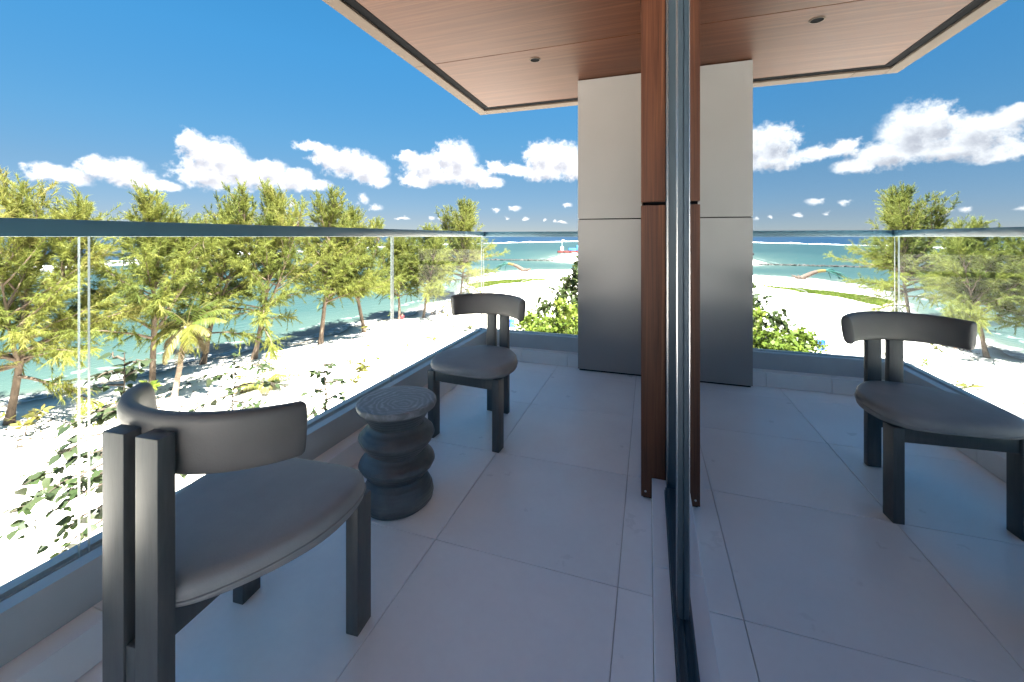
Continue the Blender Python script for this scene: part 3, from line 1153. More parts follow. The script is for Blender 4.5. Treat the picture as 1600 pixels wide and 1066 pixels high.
def casuarina(seed, loc, H, spread, lean, label, tint=0.0, nb=70, dens=1.0, base=0.2):
    rng = np.random.default_rng(seed)
    H, nb, dens = H * 0.86, int(nb * 1.0), dens * 0.80
    root = empty('casuarina_tree', (loc[0], loc[1], gz(*loc) - 0.05))
    tag(root, label, 'tree', 'casuarina trees along the shore')
    n = 14
    tt = np.linspace(0, 1, n)
    lean = np.array([lean[0], lean[1], 0.0])
    wobx, woby = rng.normal(0, 0.12, n).cumsum() * 0.5, rng.normal(0, 0.12, n).cumsum() * 0.5
    tp = np.stack([wobx * tt, woby * tt, tt * H * 0.93], 1) + lean[None] * (np.sin(tt * 1.7)[:, None])
    r0 = 0.07 + 0.008 * H
    tr = r0 * (1 - tt) ** 0.8 + 0.018
    tr[0] *= 1.35
    paths = [(tp, tr)]
    # some trees fork low into a second leader
    leaders = [(tp, 0.0)]
    for k in range(2):
        s0 = rng.uniform(0.28, 0.45)
        p0 = np.array([np.interp(s0, tt, tp[:, i]) for i in range(3)])
        az = rng.uniform(0, 2 * np.pi)
        ll = H * rng.uniform(0.42, 0.6)
        u = np.linspace(0, 1, 8)
        dx = spread * rng.uniform(0.35, 0.6)
        pp = p0 + np.stack([np.cos(az) * dx * u ** 0.8, np.sin(az) * dx * u ** 0.8, ll * u], 1)
        paths.append((pp, np.interp(s0, tt, tr) * 0.7 * (1 - u) + 0.015))
        leaders.append((pp, s0))
    bl_start, bl_dir, bl_len, bl_w, bl_t = [], [], [], [], []
    total = nb
    for b in range(total):
        li = 0 if rng.random() < 0.62 else int(rng.integers(1, 3))
        lp, s_off = leaders[li]
        lt = np.linspace(0, 1, len(lp))
        s = base + (1 - base) * rng.random() ** 0.85 if li == 0 else 0.15 + 0.85 * rng.random()
        p0 = np.array([np.interp(s, lt, lp[:, i]) for i in range(3)])
        hfrac = p0[2] / H
        pr = np.interp(hfrac, [0.15, 0.3, 0.5, 0.75, 1.0], [0.75, 1.0, 0.82, 0.55, 0.26])
        Lb = spread * pr * rng.uniform(0.55, 1.12) * (0.8 if li else 1)
        az = rng.uniform(0, 2 * np.pi)
        elev = np.interp(hfrac, [0.15, 0.42, 0.62, 1.0], [0.12, 0.5, 1.05, 1.35]) + rng.normal(0, 0.15)
        dr = np.array([np.cos(az) * np.cos(elev), np.sin(az) * np.cos(elev), np.sin(elev)])
        m_ = 7
        u = np.linspace(0, 1, m_)
        curve = np.interp(hfrac, [0.2, 0.5, 0.9], [-0.22, 0.06, 0.22])
        bp = p0 + dr * (Lb * u)[:, None] + np.array([0, 0, 1.0]) * (curve * Lb * u ** 2)[:, None] + rng.normal(0, 0.05, (m_, 3)) * u[:, None]
        paths.append((bp, (0.012 + 0.012 * Lb) * (1 - u) + 0.006))
        ctint = rng.normal(0.48 + tint, 0.13)
        nt_ = max(6, int(Lb * 10.0 * dens))
        for k in range(nt_):
            ss = rng.uniform(0.22, 1.0)
            q0 = np.array([np.interp(ss, u, bp[:, i]) for i in range(3)])
            side = rng.normal(0, 1, 3)
            td = unit(dr * 0.9 + side * 0.55 + np.array([0, 0, np.interp(hfrac, [0.2, 0.7, 1.0], [-0.15, 0.2, 0.6])]))
            tl = rng.uniform(0.4, 1.25) * np.interp(hfrac, [0.2, 1], [1.15, 0.7])
            nbld = int(74 * dens)
            w_ = rng.random(nbld)
            st = q0 + td * (tl * w_)[:, None] + np.array([0, 0, -0.18]) * (w_ ** 2)[:, None] * np.interp(hfrac, [0.2, 0.8], [1, 0.0])
            dd_ = unit(td * 0.8 + rng.normal(0, 0.42, (nbld, 3)) + np.array([0, 0, np.interp(hfrac, [0.2, 0.6, 1.0], [-0.75, -0.25, 0.35])]))
            bl_start.append(st)
            bl_dir.append(dd_)
            bl_len.append(rng.uniform(0.14, 0.36, nbld))
            bl_w.append(rng.uniform(0.008, 0.016, nbld))
            bl_t.append(np.clip(ctint + rng.normal(0, 0.10) + rng.normal(0, 0.08, nbld), 0, 1))
    st, dd_ = np.concatenate(bl_start), np.concatenate(bl_dir)
    ln, wd, ti = np.concatenate(bl_len), np.concatenate(bl_w), np.concatenate(bl_t)
    side = unit(np.cross(dd_, rng.normal(0, 1, dd_.shape)))
    a = st - side * wd[:, None]
    b = st + side * wd[:, None]
    c = st + dd_ * ln[:, None] + np.array([0, 0, -0.25]) * (ln ** 2)[:, None]
    V = np.stack([a, b, c], 1).reshape(-1, 3)
    F = np.arange(len(V)).reshape(-1, 3)
    link('crown', mesh_np('crown', V, F, M['casu'], False, {'tint': np.repeat(ti, 3)}), root)
    V, F = tubes_np(paths, 6)
    link('trunk', mesh_np('trunk', V, F, M['bark'], True), root)
    return root


casuarina(11, (-28.0, 10.6), 11.4, 5.2, (0.6, 0.4), 'tall casuarina at the left edge, its crown rising above the handrail', 0.10, 95, 1.0, 0.16)
casuarina(12, (-26.5, 15.5), 11.4, 4.8, (0.2, -0.2), 'casuarina standing just behind the coconut palm, with a straight trunk', 0.03, 85, 1.0, 0.24)
casuarina(13, (-29.2, 20.1), 12.0, 4.9, (0.5, 0.9), 'casuarina with a low forked trunk at the waterline beyond the palm', -0.02, 85, 1.0, 0.2)
casuarina(14, (-26.6, 21.8), 12.8, 5.2, (0.8, 1.0), 'broad casuarina with a trunk leaning right above the shaded sand', 0.06, 100, 1.0, 0.2)
casuarina(15, (-25.3, 26.7), 12.9, 5.2, (0.2, 0.6), 'tall bushy casuarina with an upright trunk in the middle of the row', 0.0, 100, 1.0, 0.24)
casuarina(16, (-24.6, 31.3), 12.2, 4.8, (-1.3, -0.4), 'casuarina whose bare lower trunk leans left over the beach', 0.04, 85, 1.0, 0.3)
casuarina(17, (-25.0, 37.4), 9.0, 3.8, (-0.5, 0.5), 'shorter casuarina beside the person in red', -0.04, 105, 1.0, 0.3)
casuarina(18, (-22.9, 38.7), 9.6, 4.9, (0.6, 0.3), 'casuarina with a curved trunk shading the two seated people', -0.06, 130, 1.0, 0.32)
casuarina(19, (-25.8, 53.8), 14.2, 7.0, (0.6, 0.5), 'farthest casuarina, its wide crown above the balcony corner', 0.02, 170, 0.9, 0.14)


def frond_np(rng, L_, az, elev, droop, tint, nl=44, wleaf=0.035, lleaf=0.5):
    """one pinnate frond from the origin; returns rachis path and leaflet arrays"""
    m_ = 12
    u = np.linspace(0, 1, m_)
    h = np.array([np.cos(az), np.sin(az), 0.0])
    # integrate a bending direction
    ang = elev - droop * u ** 1.3
    steps = np.stack([np.cos(ang)[:, None] * h + np.sin(ang)[:, None] * np.array([0, 0, 1.0])], 0)[0]
    pts = np.vstack([[0, 0, 0], np.cumsum(steps[:-1] * L_ / (m_ - 1), 0)])
    sd = np.array([-h[1], h[0], 0.0])
    S, D, Ln, W, T = [], [], [], [], []
    for k in range(nl):
        s = 0.16 + 0.83 * k / (nl - 1)
        p = np.array([np.interp(s, u, pts[:, i]) for i in range(3)])
        t = np.array([np.interp(s, u, steps[:, i]) for i in range(3)])
        ll = lleaf * math.sin(math.pi * min(1, 0.18 + 0.8 * s)) ** 0.6 * rng.uniform(0.85, 1.1)
        for sg in (-1, 1):
            d_ = unit(sd * sg * 0.85 + t * 0.55 + np.array([0, 0, -0.45 + rng.normal(0, 0.12)]))
            S.append(p)
            D.append(d_)
            Ln.append(ll)
            W.append(wleaf * rng.uniform(0.7, 1.1))
            T.append(np.clip(tint + 0.25 * (s - 0.5) + rng.normal(0, 0.06), 0, 1))
    return pts, np.array(S), np.array(D), np.array(Ln), np.array(W), np.array(T)


def frond_mesh(name, rng, *a, **k):
    pts, S, D, Ln, W, T = frond_np(rng, *a, **k)
    side = unit(np.cross(D, np.array([0, 0, 1.0]) + rng.normal(0, 0.15, D.shape)))
    p0, p1 = S - side * W[:, None] * 0.35, S + side * W[:, None] * 0.35
    mid = S + D * (Ln * 0.45)[:, None]
    m0, m1 = mid - side * W[:, None] * 0.5, mid + side * W[:, None] * 0.5
    tip = S + D * Ln[:, None] + np.array([0, 0, -0.35]) * (Ln ** 1.5)[:, None]
    V = np.stack([p0, p1, m1, m0, tip], 1).reshape(-1, 3)
    i = np.arange(len(S)) * 5
    F = np.concatenate([np.stack([i, i + 1, i + 2], 1), np.stack([i, i + 2, i + 3], 1), np.stack([i + 3, i + 2, i + 4], 1)])
    T5 = np.repeat(T, 5)
    rad = np.linspace(0.03, 0.006, len(pts)) * (k.get('lleaf', .5) / 0.5)
    tv, tf = tubes_np([(pts, rad)], 4)
    tf3 = np.concatenate([tf[:, [0, 1, 2]], tf[:, [0, 2, 3]]]) + len(V)
    V = np.concatenate([V, tv])
    F = np.concatenate([F, tf3])
    return mesh_np(name, V, F, M['palmleaf'], False, {'tint': np.concatenate([T5, np.full(len(tv), 0.78)])})


def palm(seed, loc, H, lean, specs, label, cat, L_=2.3, group=None, name='coconut_palm', lleaf=0.55):
    rng = np.random.default_rng(seed)
    root = empty(name, (loc[0], loc[1], gz(*loc) - 0.03))
    tag(root, label, cat, group)
    top = np.array([0.0, 0.0, 0.05])
    if H > 0.4:
        u = np.linspace(0, 1, 22)
        pts = np.stack([lean[0] * u ** 1.6, lean[1] * u ** 1.6, H * u], 1) + np.stack([0.12 * np.sin(u * 4), 0 * u, 0 * u], 1)
        rad = (0.14 - 0.055 * u) * (1 + 0.06 * (np.arange(22) % 2))
        rad[0] *= 1.5
        rad[-2:] *= 1.35
        V, F = tubes_np([(pts, rad)], 10)
        link('trunk', mesh_np('trunk', V, F, M['palmbark'], True), root)
        top = pts[-1]
    for (az, el, dr, ti, ls) in specs:
        o_ = link('frond', frond_mesh('frond', rng, L_ * ls, R(az), R(el), R(dr), ti, 40, 0.05 * lleaf / 0.5, lleaf), root, tuple(top))
    return root


palm(5, (-23.6, 14.8), 3.75, (0.35, 0.45),
     [(185, 20, 70, .72, 1.0), (205, 5, 75, .62, .95), (235, -8, 70, .55, .85), (268, -35, 60, .78, 1.0), (300, -50, 40, .85, .95), (330, 0, 80, .66, 1.05), (355, 15, 60, .7, 1.0),
      (20, 30, 60, .42, 1.05), (48, 45, 60, .25, 1.0), (75, 60, 50, .2, .95), (110, 55, 55, .2, .95), (140, 42, 60, .3, 1.0), (165, 35, 75, .5, 1.0), (90, 80, 25, .3, .9), (225, 60, 60, .35, .9), (10, -25, 60, .9, .9), (190, -20, 60, .95, .9)],
     'young coconut palm with drooping yellow green fronds in front of the trees', 'palm', 2.1)
palm(6, (-20.6, 17.6), 0.3, (0, 0),
     [(20, 40, 60, .55, 1.2), (60, 55, 60, .45, 1.1), (100, 70, 40, .35, 1.0), (150, 50, 60, .5, 1.1), (200, 45, 70, .6, 1.0), (260, 40, 70, .6, 1.0), (320, 35, 70, .85, 1.1), (345, 50, 60, .6, 1.2), (240, 15, 40, .95, .8)],
     'low stemless palm sprouting from the sand behind the near chair back', 'palm', 1.9, None, 'palm_seedling', 0.5)
palm(7, (-17.4, 21.7), 0.2, (0, 0), [(10, 45, 70, .6, 1), (130, 40, 70, .7, 1), (200, 35, 60, .75, 1), (300, 50, 60, .6, .9)], 'tiny palm seedling on open white sand behind the side table', 'seedling', 0.85, 'palm seedlings on the sand', 'palm_seedling', 0.28)
palm(8, (-17.0, 30.0), 0.2, (0, 0), [(20, 35, 60, .65, 1), (150, 30, 60, .7, 1), (330, 30, 60, .7, 1), (250, 40, 60, .8, .8), (90, 85, 10, .85, .75)], 'small palm seedling with an orange tip on the white sand', 'seedling', 1.1, 'palm seedlings on the sand', 'palm_seedling', 0.25)
palm(9, (-15.5, 34.2), 0.2, (0, 0), [(10, 55, 60, .5, 1), (100, 60, 60, .55, 1), (190, 55, 70, .6, 1), (280, 60, 60, .5, 1), (60, 80, 30, .5, .9)], 'feathery palm seedling near the shade of the curved trunk', 'seedling', 1.5, 'palm seedlings on the sand', 'palm_seedling', 0.4)


# ------------------------------------------------------------------ broad-leaved shrubs
def leaf_mesh(name, mat, fold=0.12):
    # heart shaped blade, unit length along +X
    out = [(0, 0), (.04, .22), (.2, .40), (.42, .40), (.68, .25), (.88, .09), (1, 0)]
    V = [(x, 0, 0.0 - 0.18 * x * x) for x, _ in out]
    V += [(x, y, fold * y - 0.18 * x * x) for x, y in out[1:-1]]
    V += [(x, -y, fold * y - 0.18 * x * x) for x, y in out[1:-1]]
    F = []
    n = len(out)
    for s in (n, n + 5):
        F.append((0, 1, s) if s == n else (0, s, 1))
        for i in range(4):
            F.append((1 + i, 2 + i, s + i + 1, s + i) if s == n else (1 + i, s + i, s + i + 1, 2 + i))
        F.append((5, 6, s + 4) if s == n else (5, s + 4, 6))
    me = bpy.data.meshes.new(name)
    me.from_pydata(V, [], F)
    me.materials.append(mat)
    smooth_mesh(me)
    return me


LEAF = leaf_mesh('leaf', M['broad'])


def leaf_matrix(rng, d, size):
    d = Vector(d).normalized()
    up = Vector((rng.normal(0, .45), rng.normal(0, .45), 1.0))
    y = up.cross(d).normalized()
    z = d.cross(y).normalized()
    m4 = Matrix((d, y, z)).transposed()
    return m4.to_quaternion()


def shrub(seed, loc, zb, branches, label, cat, n_leaf, size, z_clip, name='broadleaf_shrub', group=None, n_mass=350):
    """stems reach from the sand; branches: list of (start height frac, azimuth, length, rise)"""
    rng = np.random.default_rng(seed)
    root = empty(name, (loc[0], loc[1], gz(*loc) - 0.05))
    tag(root, label, cat, group)
    H = zb - root.location.z
    u = np.linspace(0, 1, 16)
    wx, wy = rng.normal(0, .06, 16).cumsum() * 0.5, rng.normal(0, .06, 16).cumsum() * 0.5
    wx -= wx[-1] * 0.0
    trunk = np.stack([wx * u, wy * u, H * u], 1)
    paths = [(trunk, 0.05 * (1 - u) + 0.006)]
    twigs = [(trunk[-5:], 0)]
    for (hf, az, ln, rise) in branches:
        p0 = np.array([np.interp(hf, u, trunk[:, i]) for i in range(3)])
        v = np.linspace(0, 1, 8)
        a_ = R(az)
        bp = p0 + np.stack([np.cos(a_) * ln * v, np.sin(a_) * ln * v, rise * v - 0.25 * ln * v ** 2], 1) + rng.normal(0, .03, (8, 3)) * v[:, None]
        paths.append((bp, 0.016 * (1 - v) + 0.004))
        twigs.append((bp, 1))
        for k in range(max(2, int(ln * 4))):
            s = rng.uniform(.3, .95)
            q0 = np.array([np.interp(s, v, bp[:, i]) for i in range(3)])
            aa = a_ + rng.choice([-1, 1]) * rng.uniform(.5, 1.2)
            l2 = ln * rng.uniform(.25, .5) * (1.1 - s * .5)
            w = np.linspace(0, 1, 5)
            tp_ = q0 + np.stack([np.cos(aa) * l2 * w, np.sin(aa) * l2 * w, rng.uniform(-.1, .35) * l2 * w - .2 * l2 * w ** 2], 1)
            paths.append((tp_, 0.006 * (1 - w) + 0.002))
            twigs.append((tp_, 1))
    V, F = tubes_np(paths, 5)
    link('stem', mesh_np('stem', V, F, M['twig'], True), root)
    # leaves along twigs
    lens = np.array([np.linalg.norm(np.diff(t[0], axis=0), axis=1).sum() for t in twigs])
    pr = lens / lens.sum()
    for k in range(n_leaf):
        ti = rng.choice(len(twigs), p=pr)
        pts = twigs[ti][0]
        s = rng.uniform(0.12, 1.0)
        x = np.linspace(0, 1, len(pts))
        p = np.array([np.interp(s, x, pts[:, i]) for i in range(3)])
        t = unit(pts[-1] - pts[0])
        az = rng.uniform(0, 2 * np.pi)
        d_ = unit(t * 0.6 + np.array([np.cos(az), np.sin(az), rng.normal(-.25, .3)]))
        o_ = link('leaf', LEAF, root, tuple(p + d_ * 0.02))
        o_.rotation_mode = 'QUATERNION'
        o_.rotation_quaternion = leaf_matrix(rng, d_, size)
        sz = size * rng.uniform(.55, 1.25)
        o_.scale = (sz, sz, sz)
    # the small inner leaves nobody could tell apart
    VV, FF, TT = [], [], []
    lv = np.array([v.co[:] for v in LEAF.vertices])
    outl = [0, 7, 8, 9, 10, 11, 6, 16, 15, 14, 13, 12]
    for k in range(n_mass):
        ti = rng.choice(len(twigs), p=pr)
        pts = twigs[ti][0]
        s = rng.uniform(0.3, 1.05)
        x = np.linspace(0, 1, len(pts))
        p = np.array([np.interp(s, x, pts[:, i]) for i in range(3)]) + rng.normal(0, .05, 3)
        az = rng.uniform(0, 2 * np.pi)
        d_ = unit(np.array([np.cos(az), np.sin(az), rng.normal(-.2, .4)]))
        rot = np.array(Matrix(leaf_matrix(rng, d_, size).to_matrix()))
        sz = size * rng.uniform(.4, .8)
        FF.append(np.arange(12) + 12 * k)
        VV.append((lv[outl] * sz) @ rot.T + p)
        TT.append(np.full(12, np.clip(rng.normal(.35, .2), 0, 1)))
    o_ = link('foliage', mesh_np('foliage', np.concatenate(VV), np.array(FF), M['broadmass'], False, {'tint': np.concatenate(TT)}), root)
    o_['kind'] = 'stuff'
    return root


shrub(21, (-6.75, 3.45), -0.42, [(.985, 200, .22, .12), (.975, 30, .22, .1), (.96, 250, .3, .1), (.95, 120, .3, .1), (.935, 215, .4, .05), (.92, 60, .35, .05), (.91, 320, .4, .05), (.895, 235, .5, 0), (.88, 190, .5, 0), (.87, 20, .45, .05), (.855, 240, .6, -.05), (.84, 300, .5, 0), (.82, 225, .8, -.05), (.81, 150, .5, 0), (.795, 245, .95, -.05), (.775, 205, .7, -.1), (.76, 235, .9, -.15), (.74, 330, .6, 0), (.72, 215, .7, -.2), (.70, 250, .7, -.2), (.68, 30, .6, 0)],
      'slender dark leaved shrub growing close to the glass at the left', 'shrub', 290, 0.145, 0, n_mass=160)
shrub(22, (-7.6, 5.9), -1.12, [(.96, 30, .5, .1), (.94, 200, .5, .05), (.90, 60, .8, .1), (.88, 240, .7, 0), (.86, 0, .9, .1), (.82, 30, 1.0, .2), (.80, 210, .8, 0), (.78, 330, 1.1, .1), (.75, 90, .8, .1), (.72, 250, .8, 0), (.70, 20, 1.0, .2)],
      'dark leaved bush seen above the near chair backrest', 'shrub', 200, 0.14, 0, n_mass=200)
shrub(23, (-5.6, 6.05), -1.0, [(.97, 60, .15, .05), (.95, 240, .18, .05), (.92, 20, .25, .05), (.90, 200, .3, .05), (.87, 80, .3, .05), (.85, 250, .35, 0), (.82, 20, .4, .0), (.80, 200, .45, 0), (.77, 60, .5, 0), (.75, 240, .55, -.05), (.72, 10, .7, -.05), (.70, 200, .6, -.05)],
      'upright spire shaped leafy shrub between the chair and the side table', 'shrub', 170, 0.13, 0, n_mass=120)


def bush(seed, loc, zb, blobs, n, size, mat, label, cat, name, group=None, stems=6, shape=0.35):
    """dense foliage: blobs (dx, dy, z, rx, rz) measured from the plant's foot at height z above floor level"""
    rng = np.random.default_rng(seed)
    gz_ = gz(*loc) - 0.05
    root = empty(name, (loc[0], loc[1], gz_))
    tag(root, label, cat, group)
    paths = []
    C, Dn, T = [], [], []
    vol = np.array([b[3] ** 2 * b[4] for b in blobs]) ** 0.75
    for bi, (dx, dy, z, rx, rz) in enumerate(blobs):
        k = int(n * vol[bi] / vol.sum())
        # clumps on and in each blob
        nc = max(5, k // 22)
        cd = unit(rng.normal(0, 1, (nc, 3)))
        cr_ = rng.uniform(.55, 1.05, (nc, 1))
        cc = np.array([dx, dy, z - gz_]) + cd * cr_ * np.array([rx, rx, rz])
        ci = rng.integers(0, nc, k)
        pp = cc[ci] + rng.normal(0, 1, (k, 3)) * np.array([rx, rx, rz]) * 0.16
        C.append(pp)
        Dn.append(unit(cd[ci] * .6 + rng.normal(0, .6, (k, 3)) + np.array([0, 0, -.1])))
        T.append(np.clip(rng.normal(.45, .16, nc)[ci] + rng.normal(0, .12, k) + 0.12 * cd[ci][:, 2], 0, 1))
        for s in range(max(2, stems // len(blobs) + 1)):
            tgt = cc[int(rng.integers(0, nc))]
            w = np.linspace(0, 1, 8)
            b0 = np.array([rng.normal(0, .08), rng.normal(0, .08), 0])
            pth = b0 + (tgt - b0) * w[:, None] + np.stack([(np.sin(w * 3.1) * rng.normal(0, .1)), (np.sin(w * 3.1) * rng.normal(0, .1)), 0.2 * np.sin(w * 3.14)], 1)
            paths.append((pth, 0.035 * (1 - w) + 0.006))
    C, Dn, T = np.concatenate(C), np.concatenate(Dn), np.concatenate(T)
    m_ = len(C)
    s = size * rng.uniform(.6, 1.25, m_)
    side = unit(np.cross(Dn, rng.normal(0, .5, (m_, 3)) + np.array([0, 0, 1.0])))
    a = C
    b = C + Dn * (s * .45)[:, None] + side * (s * shape)[:, None]
    c = C + Dn * s[:, None] + np.array([0, 0, -.15]) * s[:, None]
    d_ = C + Dn * (s * .45)[:, None] - side * (s * shape)[:, None]
    V = np.stack([a, b, c, d_], 1).reshape(-1, 3)
    F = np.arange(len(V)).reshape(-1, 4)
    link('foliage', mesh_np('foliage', V, F, mat, False, {'tint': np.repeat(T, 4)}), root)
    V, F = tubes_np(paths, 5)
    link('stem', mesh_np('stem', V, F, M['bark'], True), root)
    return root


bush(31, (-3.0, 15.2), 0, [(.5, 0, -1.2, .9, .7), (.9, .3, -.3, .7, .6), (-.5, .2, -2.0, .8, .6), (-.2, 0, -2.8, 1.3, .9), (1.0, .2, -1.9, 1.2, 1.0), (.3, 0, -4.2, 1.6, 1.1), (-1.0, -.1, -2.4, .5, .6), (.0, .1, -.75, .4, .4), (1.0, .2, .25, .5, .35), (-.9, .1, -1.6, .3, .35), (.35, .1, -.1, .3, .3)], 9500, 0.19, M['treemass'], 'dense dark green tree beside the grey column', 'tree', 'broadleaf_tree')
bush(32, (-2.5, 10.4), 0, [(0, 0, -1.15, .8, .35), (-.8, .1, -1.45, .55, .3), (.6, .1, -1.1, .6, .4), (0, 0, -1.9, 1.1, .5), (-.6, 0, -2.1, .7, .4), (.5, 0, -.75, .25, .3), (-.35, 0, -.85, .2, .3)], 4200, 0.12, M['limefoliage'], 'bright lime green bush in front of the dark tree', 'bush', 'broadleaf_bush')


def sapling(seed, loc, h, n, size, mat, label, spread=0.25, low=0.35, group='saplings on the open sand', cat='sapling'):
    rng = np.random.default_rng(seed)
    gz_ = gz(*loc)
    root = empty('sapling', (loc[0], loc[1], gz_ - 0.02))
    tag(root, label, cat, group)
    w = np.linspace(0, 1, 9)
    main = np.stack([np.sin(w * 3) * rng.normal(0, .06), np.sin(w * 2.4) * rng.normal(0, .06), h * w], 1)
    paths = [(main, 0.022 * (1 - w) + 0.008)]
    C, Dn = [], []
    for k in range(max(3, n // 9)):
        s = rng.uniform(low, 1.0)
        p0 = np.array([np.interp(s, w, main[:, i]) for i in range(3)])
        az = rng.uniform(0, 6.28)
        tgt = p0 + np.array([np.cos(az), np.sin(az), rng.uniform(.3, .9)]) * spread * rng.uniform(.5, 1.2)
        v = np.linspace(0, 1, 4)
        paths.append((p0 + (tgt - p0) * v[:, None], 0.010 * (1 - v) + 0.004))
        for j in range(9):
            C.append(p0 + (tgt - p0) * rng.uniform(.55, 1.05))
            Dn.append(unit(np.array([rng.normal(0, 1), rng.normal(0, 1), rng.normal(.3, .5)])))
    C, Dn = np.array(C), np.array(Dn)
    m_ = len(C)
    s = size * rng.uniform(.6, 1.2, m_)
    side = unit(np.cross(Dn, rng.normal(0, .5, (m_, 3)) + np.array([0, 0, 1.0])))
    V = np.stack([C, C + Dn * (s * .5)[:, None] + side * (s * .24)[:, None], C + Dn * s[:, None], C + Dn * (s * .5)[:, None] - side * (s * .24)[:, None]], 1).reshape(-1, 3)
    link('foliage', mesh_np('foliage', V, np.arange(len(V)).reshape(-1, 4), mat, False, {'tint': np.repeat(np.clip(rng.normal(.5, .2, m_), 0, 1), 4)}), root)
    V, F = tubes_np(paths, 5)
    link('stem', mesh_np('stem', V, F, M['bark'], True), root)
    return root


sapling(41, (-22.4, 32.2), 3.1, 45, 0.36, M['limefoliage'], 'lanky bright green sapling standing left of the person in red', .45, .3)
sapling(42, (-18.6, 24.0), 2.4, 40, 0.26, M['olivefoliage'], 'thin sapling with sparse olive leaves on the sunlit sand', .25, .3)
sapling(43, (-16.7, 25.7), 0.7, 30, 0.24, M['olivefoliage'], 'knee high leafy sprout beside the glass joint on the sand', .3, .2)
sapling(44, (-16.4, 22.0), 0.8, 9, 0.2, M['limefoliage'], 'single stemmed seedling with one tuft of lime leaves', .1, .8)
sapling(45, (-18.0, 34.4), 2.2, 80, 0.3, M['olivefoliage'], 'bushy yellowish sapling left of the far chair back', .4, .3)
sapling(46, (-15.2, 30.6), 1.3, 30, 0.3, M['limefoliage'], 'slim leaning sapling with a lime green head by the far chair', .25, .6)
sapling(47, (-13.7, 16.9), 2.2, 80, 0.32, M['olivefoliage'], 'small many branched shrub with whorled leaves left of the side table', .5, .55)
sapling(48, (-25.2, 10.0), 0.9, 50, 0.4, M['olivefoliage'], 'low yellowish weed clump at the far left of the sand', .7, .1)
sapling(49, (-24.6, 14.2), 1.2, 30, 0.42, M['limefoliage'], 'lime green sprout at the foot of the coconut palm', .3, .3)
sapling(50, (-19.9, 20.6), 1.4, 9, 0.2, M['olivefoliage'], 'bare twiggy seedling above the near chair end', .2, .3)
for k, (x, y, h, lb) in enumerate([(-4.3, 8.9, 5.0, 'leafy shrub top poking above the base channel left of the far chair'), (-4.55, 9.9, 5.0, 'whorled shrub top just behind the far chair post'), (-5.2, 8.6, 4.3, 'shrub top half hidden behind the far chair seat')]):
    sapling(60 + k, (x, y), h, 90, 0.17, M['olivefoliage'], lb, .35, .86, 'shrub tops along the balcony edge', 'shrub')

# ------------------------------------------------------------------ beach things
def rock_line():
    rng = np.random.default_rng(3)
    bm = bmesh.new()
    for k in range(150):
        t = k / 149
        x = -75 + 42 * t + rng.normal(0, .2)
        y = 142.5 + 5.5 * t + rng.normal(0, .6)
        s = rng.uniform(.35, .8)
        m4 = Matrix.Translation((x, y, SEA + .05)) @ Matrix.Rotation(rng.uniform(0, 6), 4, 'Z') @ Matrix.Diagonal((s * 1.3, s, s * .6, 1))
        r_ = bmesh.ops.create_icosphere(bm, subdivisions=1, radius=1.0, matrix=m4)
        for v in r_['verts']:
            v.co += Vector(rng.normal(0, .1 * s, 3))
    me = bpy.data.meshes.new('rock_groyne')
    bm.to_mesh(me)
    bm.free()
    me.materials.append(M['rock'])
    o_ = link('rock_groyne', me)
    tag(o_, 'low dark line of rocks across the lagoon channel', 'rocks', kind='stuff')


M['rock'] = simple('wet_rock', (0.022, 0.021, 0.019), 0.7, 0, .3, 1.5, .4)
rock_line()


def surf():
    """tumbling white water standing on the reef"""
    rng = np.random.default_rng(8)
    pts = np.array(REEF[3:15], float)
    seg = np.linalg.norm(np.diff(pts, axis=0), axis=1)
    cum = np.concatenate([[0], seg.cumsum()])
    s = np.arange(0, cum[-1], 1.6)
    x, y = np.interp(s, cum, pts[:, 0]), np.interp(s, cum, pts[:, 1])
    tx, ty = np.gradient(x), np.gradient(y)
    ln = np.hypot(tx, ty)
    nx, ny = -ty / ln, tx / ln
    m_ = 7
    amp = np.clip(np.convolve(rng.normal(0, 1, len(s)), np.ones(18) / 18 ** .5, 'same') * .5 + .45, 0, 1.6)
    side = np.convolve(rng.normal(0, 1, len(s)), np.ones(30) / 30 ** .5, 'same') * 2.0
    V = []
    for k in range(m_):
        t = k / (m_ - 1) * 2 - 1
        off = side + t * (3.2 + 1.2 * rng.random(len(s)))
        z = SEA - .12 + amp * (1 - t * t) * .9 * rng.uniform(.6, 1.2, len(s))
        V.append(np.stack([x + nx * off, y + ny * off, z], 1))
    V = np.stack(V, 1).reshape(-1, 3)
    idx = np.arange(len(s) * m_).reshape(len(s), m_)
    F = np.stack([idx[:-1, :-1], idx[1:, :-1], idx[1:, 1:], idx[:-1, 1:]], -1).reshape(-1, 4)
    o_ = link('breaking_waves', mesh_np('breaking_waves', V, F, M['foam'], True))
    tag(o_, 'line of white surf breaking along the reef edge', 'waves', kind='stuff')


M['foam'] = simple('white_foam', (0.82, 0.84, 0.85), 0.8, 0, .04, .5, .5)
surf()

